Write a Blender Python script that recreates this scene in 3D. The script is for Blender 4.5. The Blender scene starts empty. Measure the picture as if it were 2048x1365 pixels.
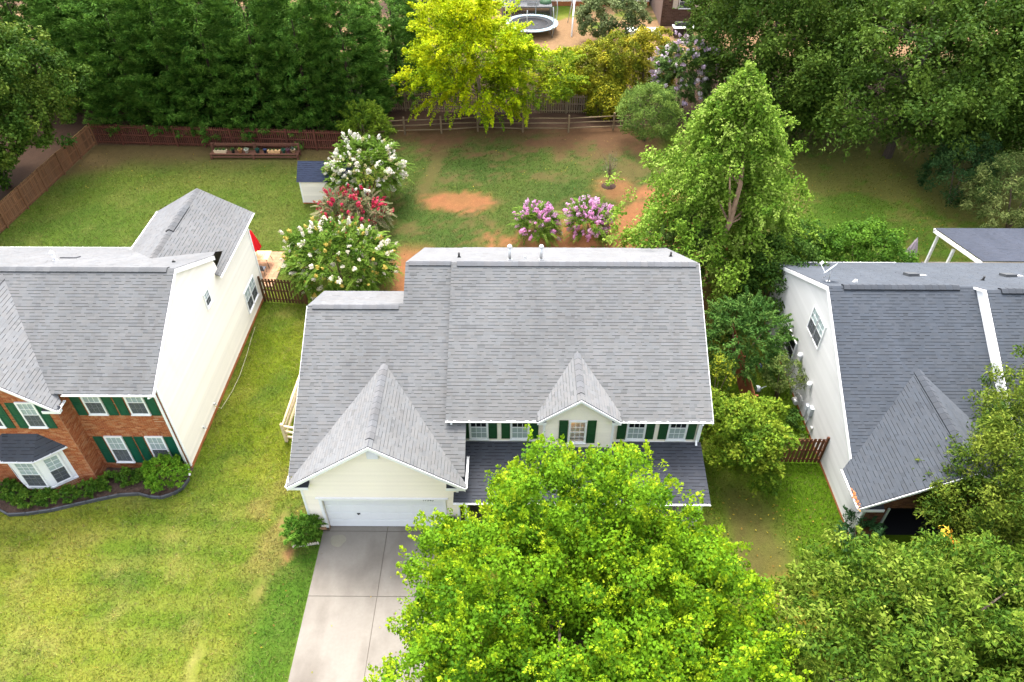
import bpy, math, random
import numpy as np
from mathutils import Vector, Matrix
R = math.radians
S = bpy.context.scene
COL = S.collection
random.seed(7)
RNG = np.random.default_rng(11)

# ------------------------------------------------------------------ camera, sky, sun, exposure
cam_d = bpy.data.cameras.new('camera')
cam = bpy.data.objects.new('camera', cam_d)
COL.objects.link(cam)
cam.location = (0, 0, 27.0)
cam.rotation_euler = (R(90 - 41.5), 0, R(0.35))
cam_d.sensor_width = 36.0
cam_d.lens = 36.0 * 1451 / 2048
cam_d.clip_end = 4000
S.camera = cam

SUN = Vector((-0.10, 0.44, 0.86)).normalized()
world = bpy.data.worlds.new('World')
S.world = world
world.use_nodes = True
wn, wl = world.node_tree.nodes, world.node_tree.links
wn.clear()
sky = wn.new('ShaderNodeTexSky')
sky.sky_type = 'NISHITA'
sky.sun_disc = False
sky.sun_elevation = math.asin(SUN.z)
sky.sun_rotation = math.atan2(SUN.x, SUN.y)
sky.air_density = 1.0
sky.dust_density = 5.0
sky.ozone_density = 1.0
hs = wn.new('ShaderNodeHueSaturation')
hs.inputs['Saturation'].default_value = 0.42      # a white overcast sky
bg = wn.new('ShaderNodeBackground')
bg.inputs['Strength'].default_value = 0.15
wo = wn.new('ShaderNodeOutputWorld')
wl.new(sky.outputs[0], hs.inputs['Color'])
wl.new(hs.outputs[0], bg.inputs['Color'])
wl.new(bg.outputs[0], wo.inputs[0])

sun_d = bpy.data.lights.new('sun', 'SUN')
sun_d.energy = 0.9
sun_d.angle = R(18)
sun_d.color = (1.0, 0.95, 0.86)
sun = bpy.data.objects.new('sun', sun_d)
COL.objects.link(sun)
sun.rotation_euler = SUN.to_track_quat('Z', 'Y').to_euler()

S.view_settings.view_transform = 'Standard'
S.view_settings.look = 'None'
S.view_settings.exposure = 2.4
S.view_settings.gamma = 1.0
S.view_settings.use_curve_mapping = False
S.render.engine = 'CYCLES'
S.cycles.max_bounces = 6
S.cycles.diffuse_bounces = 2
S.cycles.glossy_bounces = 2
S.cycles.transmission_bounces = 3
S.cycles.transparent_max_bounces = 8
S.cycles.use_denoising = True
S.cycles.caustics_reflective = False
S.cycles.caustics_refractive = False

# ------------------------------------------------------------------ materials
def mat(name, col=None, rough=0.7, spec=0.3, noise=(), bump=None, transl=0.0, metal=0.0, emit=None, stain=None, each=0.0):
    """col None reads the piece's own colour from the 'tint' attribute; noise = (scale, amount) pairs vary it."""
    m = bpy.data.materials.new(name)
    m.use_nodes = True
    N, L = m.node_tree.nodes, m.node_tree.links
    p = N['Principled BSDF']
    p.inputs['Roughness'].default_value = rough
    p.inputs['Specular IOR Level'].default_value = spec
    p.inputs['Metallic'].default_value = metal
    if rough > .9: p.inputs['Diffuse Roughness'].default_value = 1.0
    if col is None:
        a = N.new('ShaderNodeAttribute'); a.attribute_name = 'tint'
        c = a.outputs['Color']
    else:
        a = N.new('ShaderNodeRGB'); a.outputs[0].default_value = (*col, 1)
        c = a.outputs[0]
    geo = N.new('ShaderNodeNewGeometry')
    for sc, am in noise:
        if isinstance(sc, tuple):
            mp = N.new('ShaderNodeMapping'); mp.inputs['Scale'].default_value = sc
            L.new(geo.outputs['Position'], mp.inputs['Vector']); src = mp.outputs[0]; s1 = 1.0
        else:
            src = geo.outputs['Position']; s1 = sc
        t = N.new('ShaderNodeTexNoise'); t.inputs['Scale'].default_value = s1; t.inputs['Detail'].default_value = 5
        L.new(src, t.inputs['Vector'])
        r = N.new('ShaderNodeMapRange')
        r.inputs['From Min'].default_value = 0.25; r.inputs['From Max'].default_value = 0.75
        r.inputs['To Min'].default_value = 1 - am; r.inputs['To Max'].default_value = 1 + am
        L.new(t.outputs['Fac'], r.inputs['Value'])
        x = N.new('ShaderNodeVectorMath'); x.operation = 'MULTIPLY'
        L.new(c, x.inputs[0]); L.new(r.outputs[0], x.inputs[1])
        c = x.outputs[0]
    if each:
        oi = N.new('ShaderNodeObjectInfo'); r = N.new('ShaderNodeMapRange')
        r.inputs['To Min'].default_value = 1 - each; r.inputs['To Max'].default_value = 1 + each * .4
        L.new(oi.outputs['Random'], r.inputs['Value'])
        x = N.new('ShaderNodeVectorMath'); x.operation = 'MULTIPLY'
        L.new(c, x.inputs[0]); L.new(r.outputs[0], x.inputs[1])
        c = x.outputs[0]
    if stain:                                           # (scale, threshold, colour, strength): blotches with a shape of their own
        sc, th, sc_col, st = stain
        t = N.new('ShaderNodeTexNoise'); t.inputs['Detail'].default_value = 6
        mp = N.new('ShaderNodeMapping'); mp.inputs['Scale'].default_value = sc
        L.new(geo.outputs['Position'], mp.inputs['Vector']); L.new(mp.outputs[0], t.inputs['Vector'])
        t.inputs['Scale'].default_value = 1.0
        r = N.new('ShaderNodeMapRange')
        r.inputs['From Min'].default_value = th; r.inputs['From Max'].default_value = th + 0.2
        r.inputs['To Max'].default_value = st
        L.new(t.outputs['Fac'], r.inputs['Value'])
        mx = N.new('ShaderNodeMix'); mx.data_type = 'RGBA'
        L.new(r.outputs[0], mx.inputs['Factor']); L.new(c, mx.inputs[6]); mx.inputs[7].default_value = (*sc_col, 1)
        c = mx.outputs[2]
    L.new(c, p.inputs['Base Color'])
    if bump:
        t = N.new('ShaderNodeTexNoise'); t.inputs['Scale'].default_value = bump[0]; t.inputs['Detail'].default_value = 6
        L.new(geo.outputs['Position'], t.inputs['Vector'])
        b = N.new('ShaderNodeBump'); b.inputs['Strength'].default_value = bump[1]; b.inputs['Distance'].default_value = bump[2]
        L.new(t.outputs['Fac'], b.inputs['Height']); L.new(b.outputs[0], p.inputs['Normal'])
    if emit:
        p.inputs['Emission Color'].default_value = (*emit[0], 1)
        p.inputs['Emission Strength'].default_value = emit[1]
    if transl:
        tr = N.new('ShaderNodeBsdfTranslucent')
        mx = N.new('ShaderNodeMixShader'); mx.inputs[0].default_value = transl
        L.new(c, tr.inputs['Color'])
        L.new(p.outputs[0], mx.inputs[1]); L.new(tr.outputs[0], mx.inputs[2])
        L.new(mx.outputs[0], N['Material Output'].inputs['Surface'])
    return m

def mat_glass(name, tint, fac):
    m = bpy.data.materials.new(name); m.use_nodes = True
    N, L = m.node_tree.nodes, m.node_tree.links
    N.remove(N['Principled BSDF'])
    t = N.new('ShaderNodeBsdfTransparent'); t.inputs[0].default_value = (*tint, 1)
    g = N.new('ShaderNodeBsdfGlossy'); g.inputs['Roughness'].default_value = 0.04
    fr = N.new('ShaderNodeLayerWeight'); fr.inputs['Blend'].default_value = fac
    mx = N.new('ShaderNodeMixShader')
    geo = N.new('ShaderNodeNewGeometry'); fm = N.new('ShaderNodeMath'); fm.operation = 'SUBTRACT'; fm.use_clamp = True
    L.new(fr.outputs['Fresnel'], fm.inputs[0]); L.new(geo.outputs['Backfacing'], fm.inputs[1])
    L.new(fm.outputs[0], mx.inputs[0]); L.new(t.outputs[0], mx.inputs[1]); L.new(g.outputs[0], mx.inputs[2])
    L.new(mx.outputs[0], N['Material Output'].inputs['Surface'])
    return m

def mat_mesh_net(name, col, alpha):
    m = bpy.data.materials.new(name); m.use_nodes = True
    N, L = m.node_tree.nodes, m.node_tree.links
    p = N['Principled BSDF']; p.inputs['Base Color'].default_value = (*col, 1); p.inputs['Roughness'].default_value = .8
    p.inputs['Alpha'].default_value = alpha
    return m

M = {}
M['shingle'] = mat('asphalt_shingle', None, .92, .12, noise=[((1.5, .22, .22), .09), (.30, .08), (38, .10)], bump=(120, .25, .004))
M['deck'] = mat('roof_felt', (.10, .10, .11), .9, .1)
M['cap'] = mat('ridge_shingle', None, .92, .12, noise=[(1.2, .10), (40, .12)])
M['cream'] = mat('cream_siding', (.90, .815, .70), .55, .3, noise=[(.6, .03), (14, .02)], each=.045)
M['ivory'] = mat('ivory_siding', (.80, .75, .665), .55, .3, noise=[(.5, .03), (14, .02)], stain=((.5, .5, .14), .62, (.62, .56, .40), .5), each=.09)
M['grey_siding'] = mat('pale_grey_siding', (.55, .545, .535), .55, .3, noise=[(.6, .04)], stain=((.6, .6, .2), .62, (.55, .53, .47), .4), each=.08)
M['white'] = mat('white_trim', (.80, .80, .80), .45, .4, noise=[(3, .03)])
M['door_white'] = mat('white_door_paint', (.77, .78, .80), .4, .4, noise=[(2, .02)])
M['green'] = mat('green_shutter_paint', (.012, .065, .020), .45, .4, noise=[(6, .12)])
M['teal'] = mat('dark_green_shutter_paint', (.005, .075, .042), .45, .4, noise=[(6, .12)])
M['brick'] = mat('red_brick', None, .9, .15, noise=[(30, .14), (.8, .08)], bump=(80, .3, .004))
M['mortar'] = mat('mortar', (.50, .34, .22), .95, .1, noise=[(20, .12)])
M['mortar_dark'] = mat('dark_mortar', (.19, .135, .11), .95, .1, noise=[(20, .12)])
M['glass'] = mat_glass('window_glass', (.90, .93, .93), .10)
M['blind'] = mat('white_blind', (.50, .53, .52), .7, .2, noise=[((1, 1, 60), .14)])
M['screen'] = mat_mesh_net('insect_screen', (.10, .11, .12), .50)
M['dark'] = mat('dark_interior', (.018, .018, .022), .8, .1)  # near-black carries the shade of unlit rooms and garage
M['black'] = mat('black_metal', (.02, .02, .02), .5, .4)
M['metal'] = mat('galvanised_metal', (.55, .55, .54), .45, .4, metal=.5, noise=[(8, .15)])
M['grey_metal'] = mat('grey_painted_metal', (.42, .45, .48), .5, .4, noise=[(8, .1)])
M['concrete'] = mat('concrete', (.185, .168, .145), .9, .15, noise=[(.7, .07), (9, .05), (60, .06)],
                    stain=((.55, .32, 1), .45, (.095, .080, .066), .65), bump=(90, .2, .004))
M['joint'] = mat('joint_filler', (.10, .085, .07), .9, .1)
M['patch'] = mat('pale_concrete_patch', (.215, .20, .155), .85, .15, noise=[(12, .05)])
M['wood_brown'] = mat('brown_stained_wood', None, .85, .15, noise=[((14, 14, 1.2), .22)])
M['wood_raw'] = mat('weathered_log_wood', None, .8, .2, noise=[((9, 9, 9), .15)])
M['mulch'] = mat('mulch', None, .95, .1, noise=[(9, .35), (35, .35)], bump=(30, .8, .03))
M['soil'] = mat('ground_soil', None, .95, .1, noise=[(2.2, .12), (11, .16), (45, .18)], bump=(18, .6, .03))
M['grass'] = mat('grass_blades', None, .75, .2, transl=.35)
M['leaf'] = mat('leaf', None, .7, .10, transl=.27)
M['needle'] = mat('needle_leaf', None, .75, .08, transl=.2)
M['petal'] = mat('petal', None, .7, .15, transl=.3)
M['bark'] = mat('bark', None, .95, .1, noise=[((8, 8, 2), .3)], bump=(20, .6, .03))
M['plain'] = mat('tinted_paint', None, .6, .3, noise=[(6, .05)])
M['fabric'] = mat('canopy_fabric', None, .8, .15, noise=[(10, .06)])
M['net'] = mat_mesh_net('trampoline_net', (.05, .05, .05), .30)
M['mat_black'] = mat('jump_mat', (.035, .037, .042), .75, .25, noise=[(3, .15)])
M['brick_paver'] = mat('brick_paver', None, .9, .15, noise=[(12, .15)])
M['lamp'] = mat('lit_lamp', (1, .6, .2), .5, .2, emit=((1.0, .42, .08), 5.0))
M['print'] = mat('black_numerals', (.02, .02, .025), .6, .2)

# ------------------------------------------------------------------ object helpers
def empty(name, loc):
    o = bpy.data.objects.new(name, None)
    o.location = loc
    o.empty_display_size = .3
    COL.objects.link(o)
    return o

def thing(name, label, cat, loc=(0, 0, 0), group=None):
    o = empty(name, loc)
    return tag(o, label, cat, group)

def tag(o, label, cat, group=None):
    o['label'] = label; o['category'] = cat
    if group: o['group'] = group
    return o

def top(o):
    while o.parent: o = o.parent
    return o

def put(name, me, parent=None, mtx=None, kind=None):
    o = bpy.data.objects.new(name, me)
    COL.objects.link(o)
    if parent is not None:
        o.parent = parent
        off = Matrix.Translation(-top(parent).location)
        o.matrix_basis = off @ (mtx if mtx is not None else Matrix.Identity(4))
        p = parent
        if p.parent is not None:                      # sub-part: its parent already carries the offset
            o.matrix_basis = p.matrix_basis.inverted() @ o.matrix_basis
    elif mtx is not None:
        o.matrix_basis = mtx
    if kind: o['kind'] = kind
    return o

def np_mesh(name, V, F, material, tint=None, smooth=False):
    """V (n,3); F (m,k) one polygon size k; tint (m,3) per face."""
    V = np.asarray(V, dtype=np.float32); F = np.asarray(F, dtype=np.int32)
    me = bpy.data.meshes.new(name)
    m, k = F.shape
    me.vertices.add(len(V)); me.vertices.foreach_set('co', V.ravel())
    me.loops.add(m * k); me.loops.foreach_set('vertex_index', F.ravel())
    me.polygons.add(m)
    me.polygons.foreach_set('loop_start', np.arange(0, m * k, k, dtype=np.int32))
    me.polygons.foreach_set('loop_total', np.full(m, k, dtype=np.int32))
    if smooth: me.polygons.foreach_set('use_smooth', np.ones(m, dtype=bool))
    me.update(calc_edges=True)
    if tint is not None:
        at = me.attributes.new('tint', 'FLOAT_COLOR', 'FACE')
        c = np.ones((m, 4), dtype=np.float32); c[:, :3] = tint
        at.data.foreach_set('color', c.ravel())
    me.materials.append(material)
    return me

class MB:
    """collects polygons; each with a colour"""
    def __init__(s, col=(.5, .5, .5)): s.v, s.f, s.c, s.col, s.sm = [], [], [], col, []
    def face(s, pts, col=None, smooth=False):
        i = len(s.v); s.v += [tuple(p) for p in pts]; s.f.append(tuple(range(i, i + len(pts)))); s.c.append(col or s.col); s.sm.append(smooth); return s
    def hexa(s, p, col=None):       # 8 corners: 4 below, 4 above, same order
        i = len(s.v); s.v += [tuple(q) for q in p]
        for q in ((0, 3, 2, 1), (4, 5, 6, 7), (0, 1, 5, 4), (1, 2, 6, 5), (2, 3, 7, 6), (3, 0, 4, 7)):
            s.f.append(tuple(i + k for k in q)); s.c.append(col or s.col); s.sm.append(False)
        return s
    def box(s, x0, y0, z0, x1, y1, z1, col=None):
        x0, x1 = min(x0, x1), max(x0, x1); y0, y1 = min(y0, y1), max(y0, y1); z0, z1 = min(z0, z1), max(z0, z1)
        return s.hexa([(x0, y0, z0), (x1, y0, z0), (x1, y1, z0), (x0, y1, z0), (x0, y0, z1), (x1, y0, z1), (x1, y1, z1), (x0, y1, z1)], col)
    def fbox(s, fr, a0, b0, n0, a1, b1, n1, col=None):   # box in a frame (o,u,v,n)
        P = fr.p
        return s.hexa([P(a0, b0, n0), P(a1, b0, n0), P(a1, b1, n0), P(a0, b1, n0), P(a0, b0, n1), P(a1, b0, n1), P(a1, b1, n1), P(a0, b1, n1)], col)
    def prism(s, pts, vec, col=None):
        vec = Vector(vec); n = len(pts); i = len(s.v)
        s.v += [tuple(Vector(p)) for p in pts] + [tuple(Vector(p) + vec) for p in pts]
        fs = [tuple(i + k for k in range(n)), tuple(i + n + k for k in reversed(range(n)))]
        fs += [(i + (k + 1) % n, i + k, i + n + k, i + n + (k + 1) % n) for k in range(n)]
        for q in fs: s.f.append(q); s.c.append(col or s.col); s.sm.append(False)
        return s
    def bar(s, p, q, w, h, col=None):    # rectangular bar from p to q
        p, q = Vector(p), Vector(q); d = (q - p).normalized()
        up = Vector((0, 0, 1)) if abs(d.z) < .9 else Vector((0, 1, 0))
        a = d.cross(up).normalized() * w / 2; b = a.cross(d).normalized() * h / 2
        return s.hexa([p - a - b, p + a - b, q + a - b, q - a - b, p - a + b, p + a + b, q + a + b, q - a + b], col)
    def tube(s, pts, rad, n=8, col=None, cap=True):
        pts = [Vector(p) for p in pts]
        if not hasattr(rad, '__len__'): rad = [rad] * len(pts)
        i0 = len(s.v)
        for k, p in enumerate(pts):
            d = (pts[min(k + 1, len(pts) - 1)] - pts[max(k - 1, 0)]).normalized()
            up = Vector((0, 0, 1)) if abs(d.z) < .9 else Vector((1, 0, 0))
            a = d.cross(up).normalized(); b = d.cross(a)
            for j in range(n):
                t = 2 * math.pi * j / n
                s.v.append(tuple(p + (a * math.cos(t) + b * math.sin(t)) * rad[k]))
        for k in range(len(pts) - 1):
            for j in range(n):
                s.f.append((i0 + k * n + j, i0 + k * n + (j + 1) % n, i0 + (k + 1) * n + (j + 1) % n, i0 + (k + 1) * n + j)); s.c.append(col or s.col); s.sm.append(True)
        if cap:
            s.f.append(tuple(i0 + j for j in reversed(range(n)))); s.c.append(col or s.col); s.sm.append(False)
            s.f.append(tuple(i0 + (len(pts) - 1) * n + j for j in range(n))); s.c.append(col or s.col); s.sm.append(False)
        return s
    def lathe(s, c, prof, n=16, col=None):   # prof: (radius, height)
        c = Vector(c); i0 = len(s.v)
        for r, z in prof:
            for j in range(n):
                t = 2 * math.pi * j / n
                s.v.append((c.x + r * math.cos(t), c.y + r * math.sin(t), c.z + z))
        for k in range(len(prof) - 1):
            for j in range(n):
                s.f.append((i0 + k * n + j, i0 + k * n + (j + 1) % n, i0 + (k + 1) * n + (j + 1) % n, i0 + (k + 1) * n + j)); s.c.append(col or s.col); s.sm.append(True)
        return s
    def mesh(s, name, material):
        me = bpy.data.meshes.new(name)
        me.from_pydata(s.v, [], s.f)
        at = me.attributes.new('tint', 'FLOAT_COLOR', 'FACE')
        c = np.ones((len(s.f), 4), dtype=np.float32); c[:, :3] = np.array(s.c, dtype=np.float32).reshape(-1, 3)
        at.data.foreach_set('color', c.ravel())
        me.polygons.foreach_set('use_smooth', np.array(s.sm, dtype=bool))
        me.materials.append(material)
        return me
    def build(s, name, material, parent=None, kind=None):
        return put(name, s.mesh(name, material), parent, kind=kind)

class Frame:
    """a plane: origin o, u along, v up, n outward"""
    def __init__(s, o, u, v, n=None):
        s.o, s.u, s.v = Vector(o), Vector(u).normalized(), Vector(v).normalized()
        s.n = Vector(n).normalized() if n is not None else s.u.cross(s.v)
    def p(s, a, b, c=0.0): return s.o + s.u * a + s.v * b + s.n * c
    def ab(s, p): d = Vector(p) - s.o; return d.dot(s.u), d.dot(s.v)
    def mtx(s, a, b, c=0.0, sa=1, sb=1, sc=1):
        p = s.p(a, b, c)
        return Matrix(((s.u.x * sa, s.v.x * sb, s.n.x * sc, p.x), (s.u.y * sa, s.v.y * sb, s.n.y * sc, p.y), (s.u.z * sa, s.v.z * sb, s.n.z * sc, p.z), (0, 0, 0, 1)))

def scan(poly, b):
    xs = []
    for i in range(len(poly)):
        (a0, b0), (a1, b1) = poly[i], poly[(i + 1) % len(poly)]
        if (b0 <= b < b1) or (b1 <= b < b0):
            xs.append(a0 + (a1 - a0) * (b - b0) / (b1 - b0))
    xs.sort()
    return [(xs[k], xs[k + 1]) for k in range(0, len(xs) - 1, 2)]

def course_rows(poly, step, holes=()):
    """courses across a polygon: (b0, b1, [(a0 bottom, a1 bottom, a0 top, a1 top)])"""
    lo, hi = min(p[1] for p in poly), max(p[1] for p in poly)
    b = lo
    while b < hi - .02:
        b1 = min(b + step, hi)
        A, B = scan(poly, b + .002), scan(poly, b1 - .002)
        if not A: A = B
        if len(A) != len(B): Mi = scan(poly, (b + b1) / 2); A = B = Mi
        out = []
        for (p0, p1), (q0, q1) in zip(A, B):
            segs = [(p0, p1, q0, q1)]
            for (h0, hb0, h1, hb1) in holes:
                if hb0 - .01 < (b + b1) / 2 < hb1 + .01:
                    ns = []
                    for (x0, x1, y0, y1) in segs:
                        if h1 <= min(x0, y0) or h0 >= max(x1, y1): ns.append((x0, x1, y0, y1)); continue
                        if max(x0, y0) < h0: ns.append((x0, h0, y0, h0))
                        if min(x1, y1) > h1: ns.append((h1, x1, h1, y1))
                    segs = ns
            out += segs
        yield b, b1, out
        b += step

CAMP = Vector((0, 0, 27))
PIECES = {}                       # thing -> list of (score, kind, owner part, frame, piece)
def score(fr, a, b):
    p = fr.p(a, b); d = CAMP - p
    c = d.normalized().dot(fr.n)
    f = Vector((0, math.cos(R(41.5)), -math.sin(R(41.5))))
    w = p - CAMP; z = w.dot(f)
    x = w.x / z; y = (w - f * z).dot(Vector((0, math.sin(R(41.5)), math.cos(R(41.5))))) / z
    inside = abs(x) < .69 and abs(y) < .46
    return (c if inside else -1) / d.length_squared if c > 0 else -1

def vary(col, am=.1, warm=.02):
    k = 1 + random.uniform(-am, am); w = random.uniform(-warm, warm)
    return (max(0, col[0] * k * (1 + w)), max(0, col[1] * k), max(0, col[2] * k * (1 - w)))

EXPO = .15
def shingle_geo(p):
    a0, a1, c0, c1, b0, b1, t = p
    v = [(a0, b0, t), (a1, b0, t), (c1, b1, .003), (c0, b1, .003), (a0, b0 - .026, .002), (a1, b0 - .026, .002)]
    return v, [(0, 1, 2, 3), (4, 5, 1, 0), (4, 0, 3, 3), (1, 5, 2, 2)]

def shingle_roof(root, pts, udir, col, name='roof', thick=.035, step=EXPO):
    """one roof slope: a deck with every shingle tab laid on it in courses"""
    pts = [Vector(p) for p in pts]
    u = Vector(udir).normalized()
    n = Vector((0, 0, 0))
    for i in range(len(pts)):
        n += (pts[i] - pts[0]).cross(pts[(i + 1) % len(pts)] - pts[0])
    n.normalize()
    if n.z < 0: n = -n
    v = n.cross(u)
    if v.z < 0: u = -u; v = n.cross(u)
    fr = Frame(pts[0], u, v, n)
    poly = [fr.ab(p) for p in pts]
    owner = MB().prism([p - n * .001 for p in pts], -n * thick).build(name, M['deck'], root)
    L = PIECES.setdefault(root, [])
    for b0, b1, segs in course_rows(poly, step):
        for (x0, x1, y0, y1) in segs:
            lo, hi = max(x0, y0), min(x1, y1)
            cuts = []
            a = lo + random.uniform(.05, .3)
            while a < hi - .08:
                cuts.append(a); a += random.choice((.13, .18, .24, .30, .36, .2)) * random.uniform(.85, 1.15)
            A = [x0] + cuts + [x1]; C = [y0] + cuts + [y1]
            high = random.random() < .5
            for k in range(len(A) - 1):
                high = (random.random() < .78) if not high else (random.random() < .55)
                t = .0125 if high else .006
                base = vary(col, .06, .02)
                if random.random() < .03: base = tuple(q * .86 for q in base)
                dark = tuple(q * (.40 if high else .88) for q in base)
                rect = 0 < k < len(A) - 2 and b1 - b0 > step * .99
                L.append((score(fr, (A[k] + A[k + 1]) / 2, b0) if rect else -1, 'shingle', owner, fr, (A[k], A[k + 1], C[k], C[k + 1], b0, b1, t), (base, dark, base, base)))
    return owner

def brick_geo(p):
    a0, a1, c0, c1, b0, b1, t = p
    v = [(a0, b0, t), (a1, b0, t), (c1, b1, t), (c0, b1, t), (a0, b0, 0), (a1, b0, 0), (c1, b1, 0), (c0, b1, 0)]
    return v, [(0, 1, 2, 3), (4, 5, 1, 0), (5, 6, 2, 1), (6, 7, 3, 2), (7, 4, 0, 3)]

def brick_wall(root, fr, poly, holes=(), pal=None, mortar=None, depth=.12, name='wall', course=.075, brl=.215):
    owner = wall_core(root, fr, poly, holes, mortar or M['mortar'], depth, name)
    L = PIECES.setdefault(root, [])
    pal = pal or BRICKS
    for j, (b0, b1, segs) in enumerate(course_rows(poly, course, holes)):
        for (x0, x1, y0, y1) in segs:
            a = math.floor(x0 / brl) * brl + (brl / 2 if j % 2 else 0) - brl
            while a < max(x1, y1):
                e = a + brl - .014
                A0, A1 = max(a, x0), min(e, x1); C0, C1 = max(a, y0), min(e, y1)
                if A1 - A0 > .02 and C1 - C0 > .02 and b1 - b0 > .03:
                    c = vary(random.choice(pal), .12, .03)
                    rect = A1 - A0 > brl - .02 and C1 - C0 > brl - .02
                    L.append((score(fr, A0, b0) if rect else -1, 'brick', owner, fr, (A0, A1, C0, C1, b0 + .0065, b1 - .0065, .008 + random.random() * .004), (c,) * 5))
                a += brl
    return owner

def wall_core(root, fr, poly, holes, material, depth, name):
    """solid wall behind the cladding, open where it has holes"""
    mb = MB()
    if not holes:
        mb.prism([fr.p(a, b, -.001) for a, b in poly], -fr.n * depth)
    else:
        bs = sorted({p[1] for p in poly} | {h[1] for h in holes} | {h[3] for h in holes})
        lo, hi = min(p[1] for p in poly), max(p[1] for p in poly)
        bs = [b for b in bs if lo <= b <= hi]
        for b0, b1 in zip(bs, bs[1:]):
            if b1 - b0 < .01: continue
            A, B = scan(poly, b0 + .001), scan(poly, b1 - .001)
            for (p0, p1), (t0, t1) in zip(A, B):
                segs = [(p0, p1, t0, t1)]
                for (h0, hb0, h1, hb1) in holes:
                    if hb0 <= (b0 + b1) / 2 <= hb1:
                        ns = []
                        for (x0, x1, y0, y1) in segs:
                            if h1 <= x0 or h0 >= x1: ns.append((x0, x1, y0, y1)); continue
                            if x0 < h0: ns.append((x0, h0, y0, h0))
                            if x1 > h1: ns.append((h1, x1, h1, y1))
                        segs = ns
                for (x0, x1, y0, y1) in segs:
                    mb.prism([fr.p(x0, b0, -.001), fr.p(x1, b0, -.001), fr.p(y1, b1, -.001), fr.p(y0, b1, -.001)], -fr.n * depth)
    return mb.build(name, material, root)

def finish_pieces(root):
    """the 300 pieces of each kind that show largest become objects, the rest of the kind one part"""
    for kind, geo, material, rest_name in (('shingle', shingle_geo, M['shingle'], 'shingle_courses'), ('brick', brick_geo, M['brick'], 'brick_courses')):
        L = [x for x in PIECES.get(root, []) if x[1] == kind]
        if not L: continue
        L.sort(key=lambda x: -x[0])
        one = [x for x in L[:300] if x[0] > 0]; rest = L[len(one):]
        unit = {}
        for sc, k, owner, fr, p, cols in one:
            a0, a1, c0, c1, b0, b1, t = p
            key = (owner.name, t > .01 if kind == 'shingle' else 0, random.randrange(9))
            if key not in unit:
                hh = b1 - b0
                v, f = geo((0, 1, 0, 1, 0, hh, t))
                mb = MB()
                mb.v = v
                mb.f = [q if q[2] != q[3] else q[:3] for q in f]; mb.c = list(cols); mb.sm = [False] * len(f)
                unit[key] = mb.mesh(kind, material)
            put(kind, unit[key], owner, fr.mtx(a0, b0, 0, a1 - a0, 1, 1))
        V, F, T = [], [], []
        for sc, k, owner, fr, p, cols in rest:
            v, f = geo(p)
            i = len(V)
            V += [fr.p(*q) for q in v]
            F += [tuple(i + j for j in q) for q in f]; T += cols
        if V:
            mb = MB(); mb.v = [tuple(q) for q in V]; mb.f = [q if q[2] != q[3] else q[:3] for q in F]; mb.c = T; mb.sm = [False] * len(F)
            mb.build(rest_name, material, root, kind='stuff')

def plank_wall(root, fr, poly, material, holes=(), step=.13, depth=.12, name='wall'):
    """lapped siding: every board its own plank, cut to the wall's outline"""
    owner = wall_core(root, fr, poly, holes, material, depth, name)
    for b0, b1, segs in course_rows(poly, step, holes):
        for (x0, x1, y0, y1) in segs:
            if max(x1 - x0, y1 - y0) < .05: continue
            P = fr.p
            mb = MB()
            mb.face([P(x0, b0, .024), P(x1, b0, .024), P(y1, b1, .003), P(y0, b1, .003)])
            mb.face([P(x0, b0, 0), P(x1, b0, 0), P(x1, b0, .024), P(x0, b0, .024)])
            mb.face([P(x0, b0, 0), P(x0, b0, .024), P(y0, b1, .003)])
            mb.face([P(x1, b0, .024), P(x1, b0, 0), P(y1, b1, .003)])
            mb.build('plank', material, owner)
    return owner

_unit = {}
def unit_box(material):
    if material.name not in _unit:
        _unit[material.name] = MB().box(0, 0, 0, 1, 1, 1).mesh('pane', material)
    return _unit[material.name]

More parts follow.
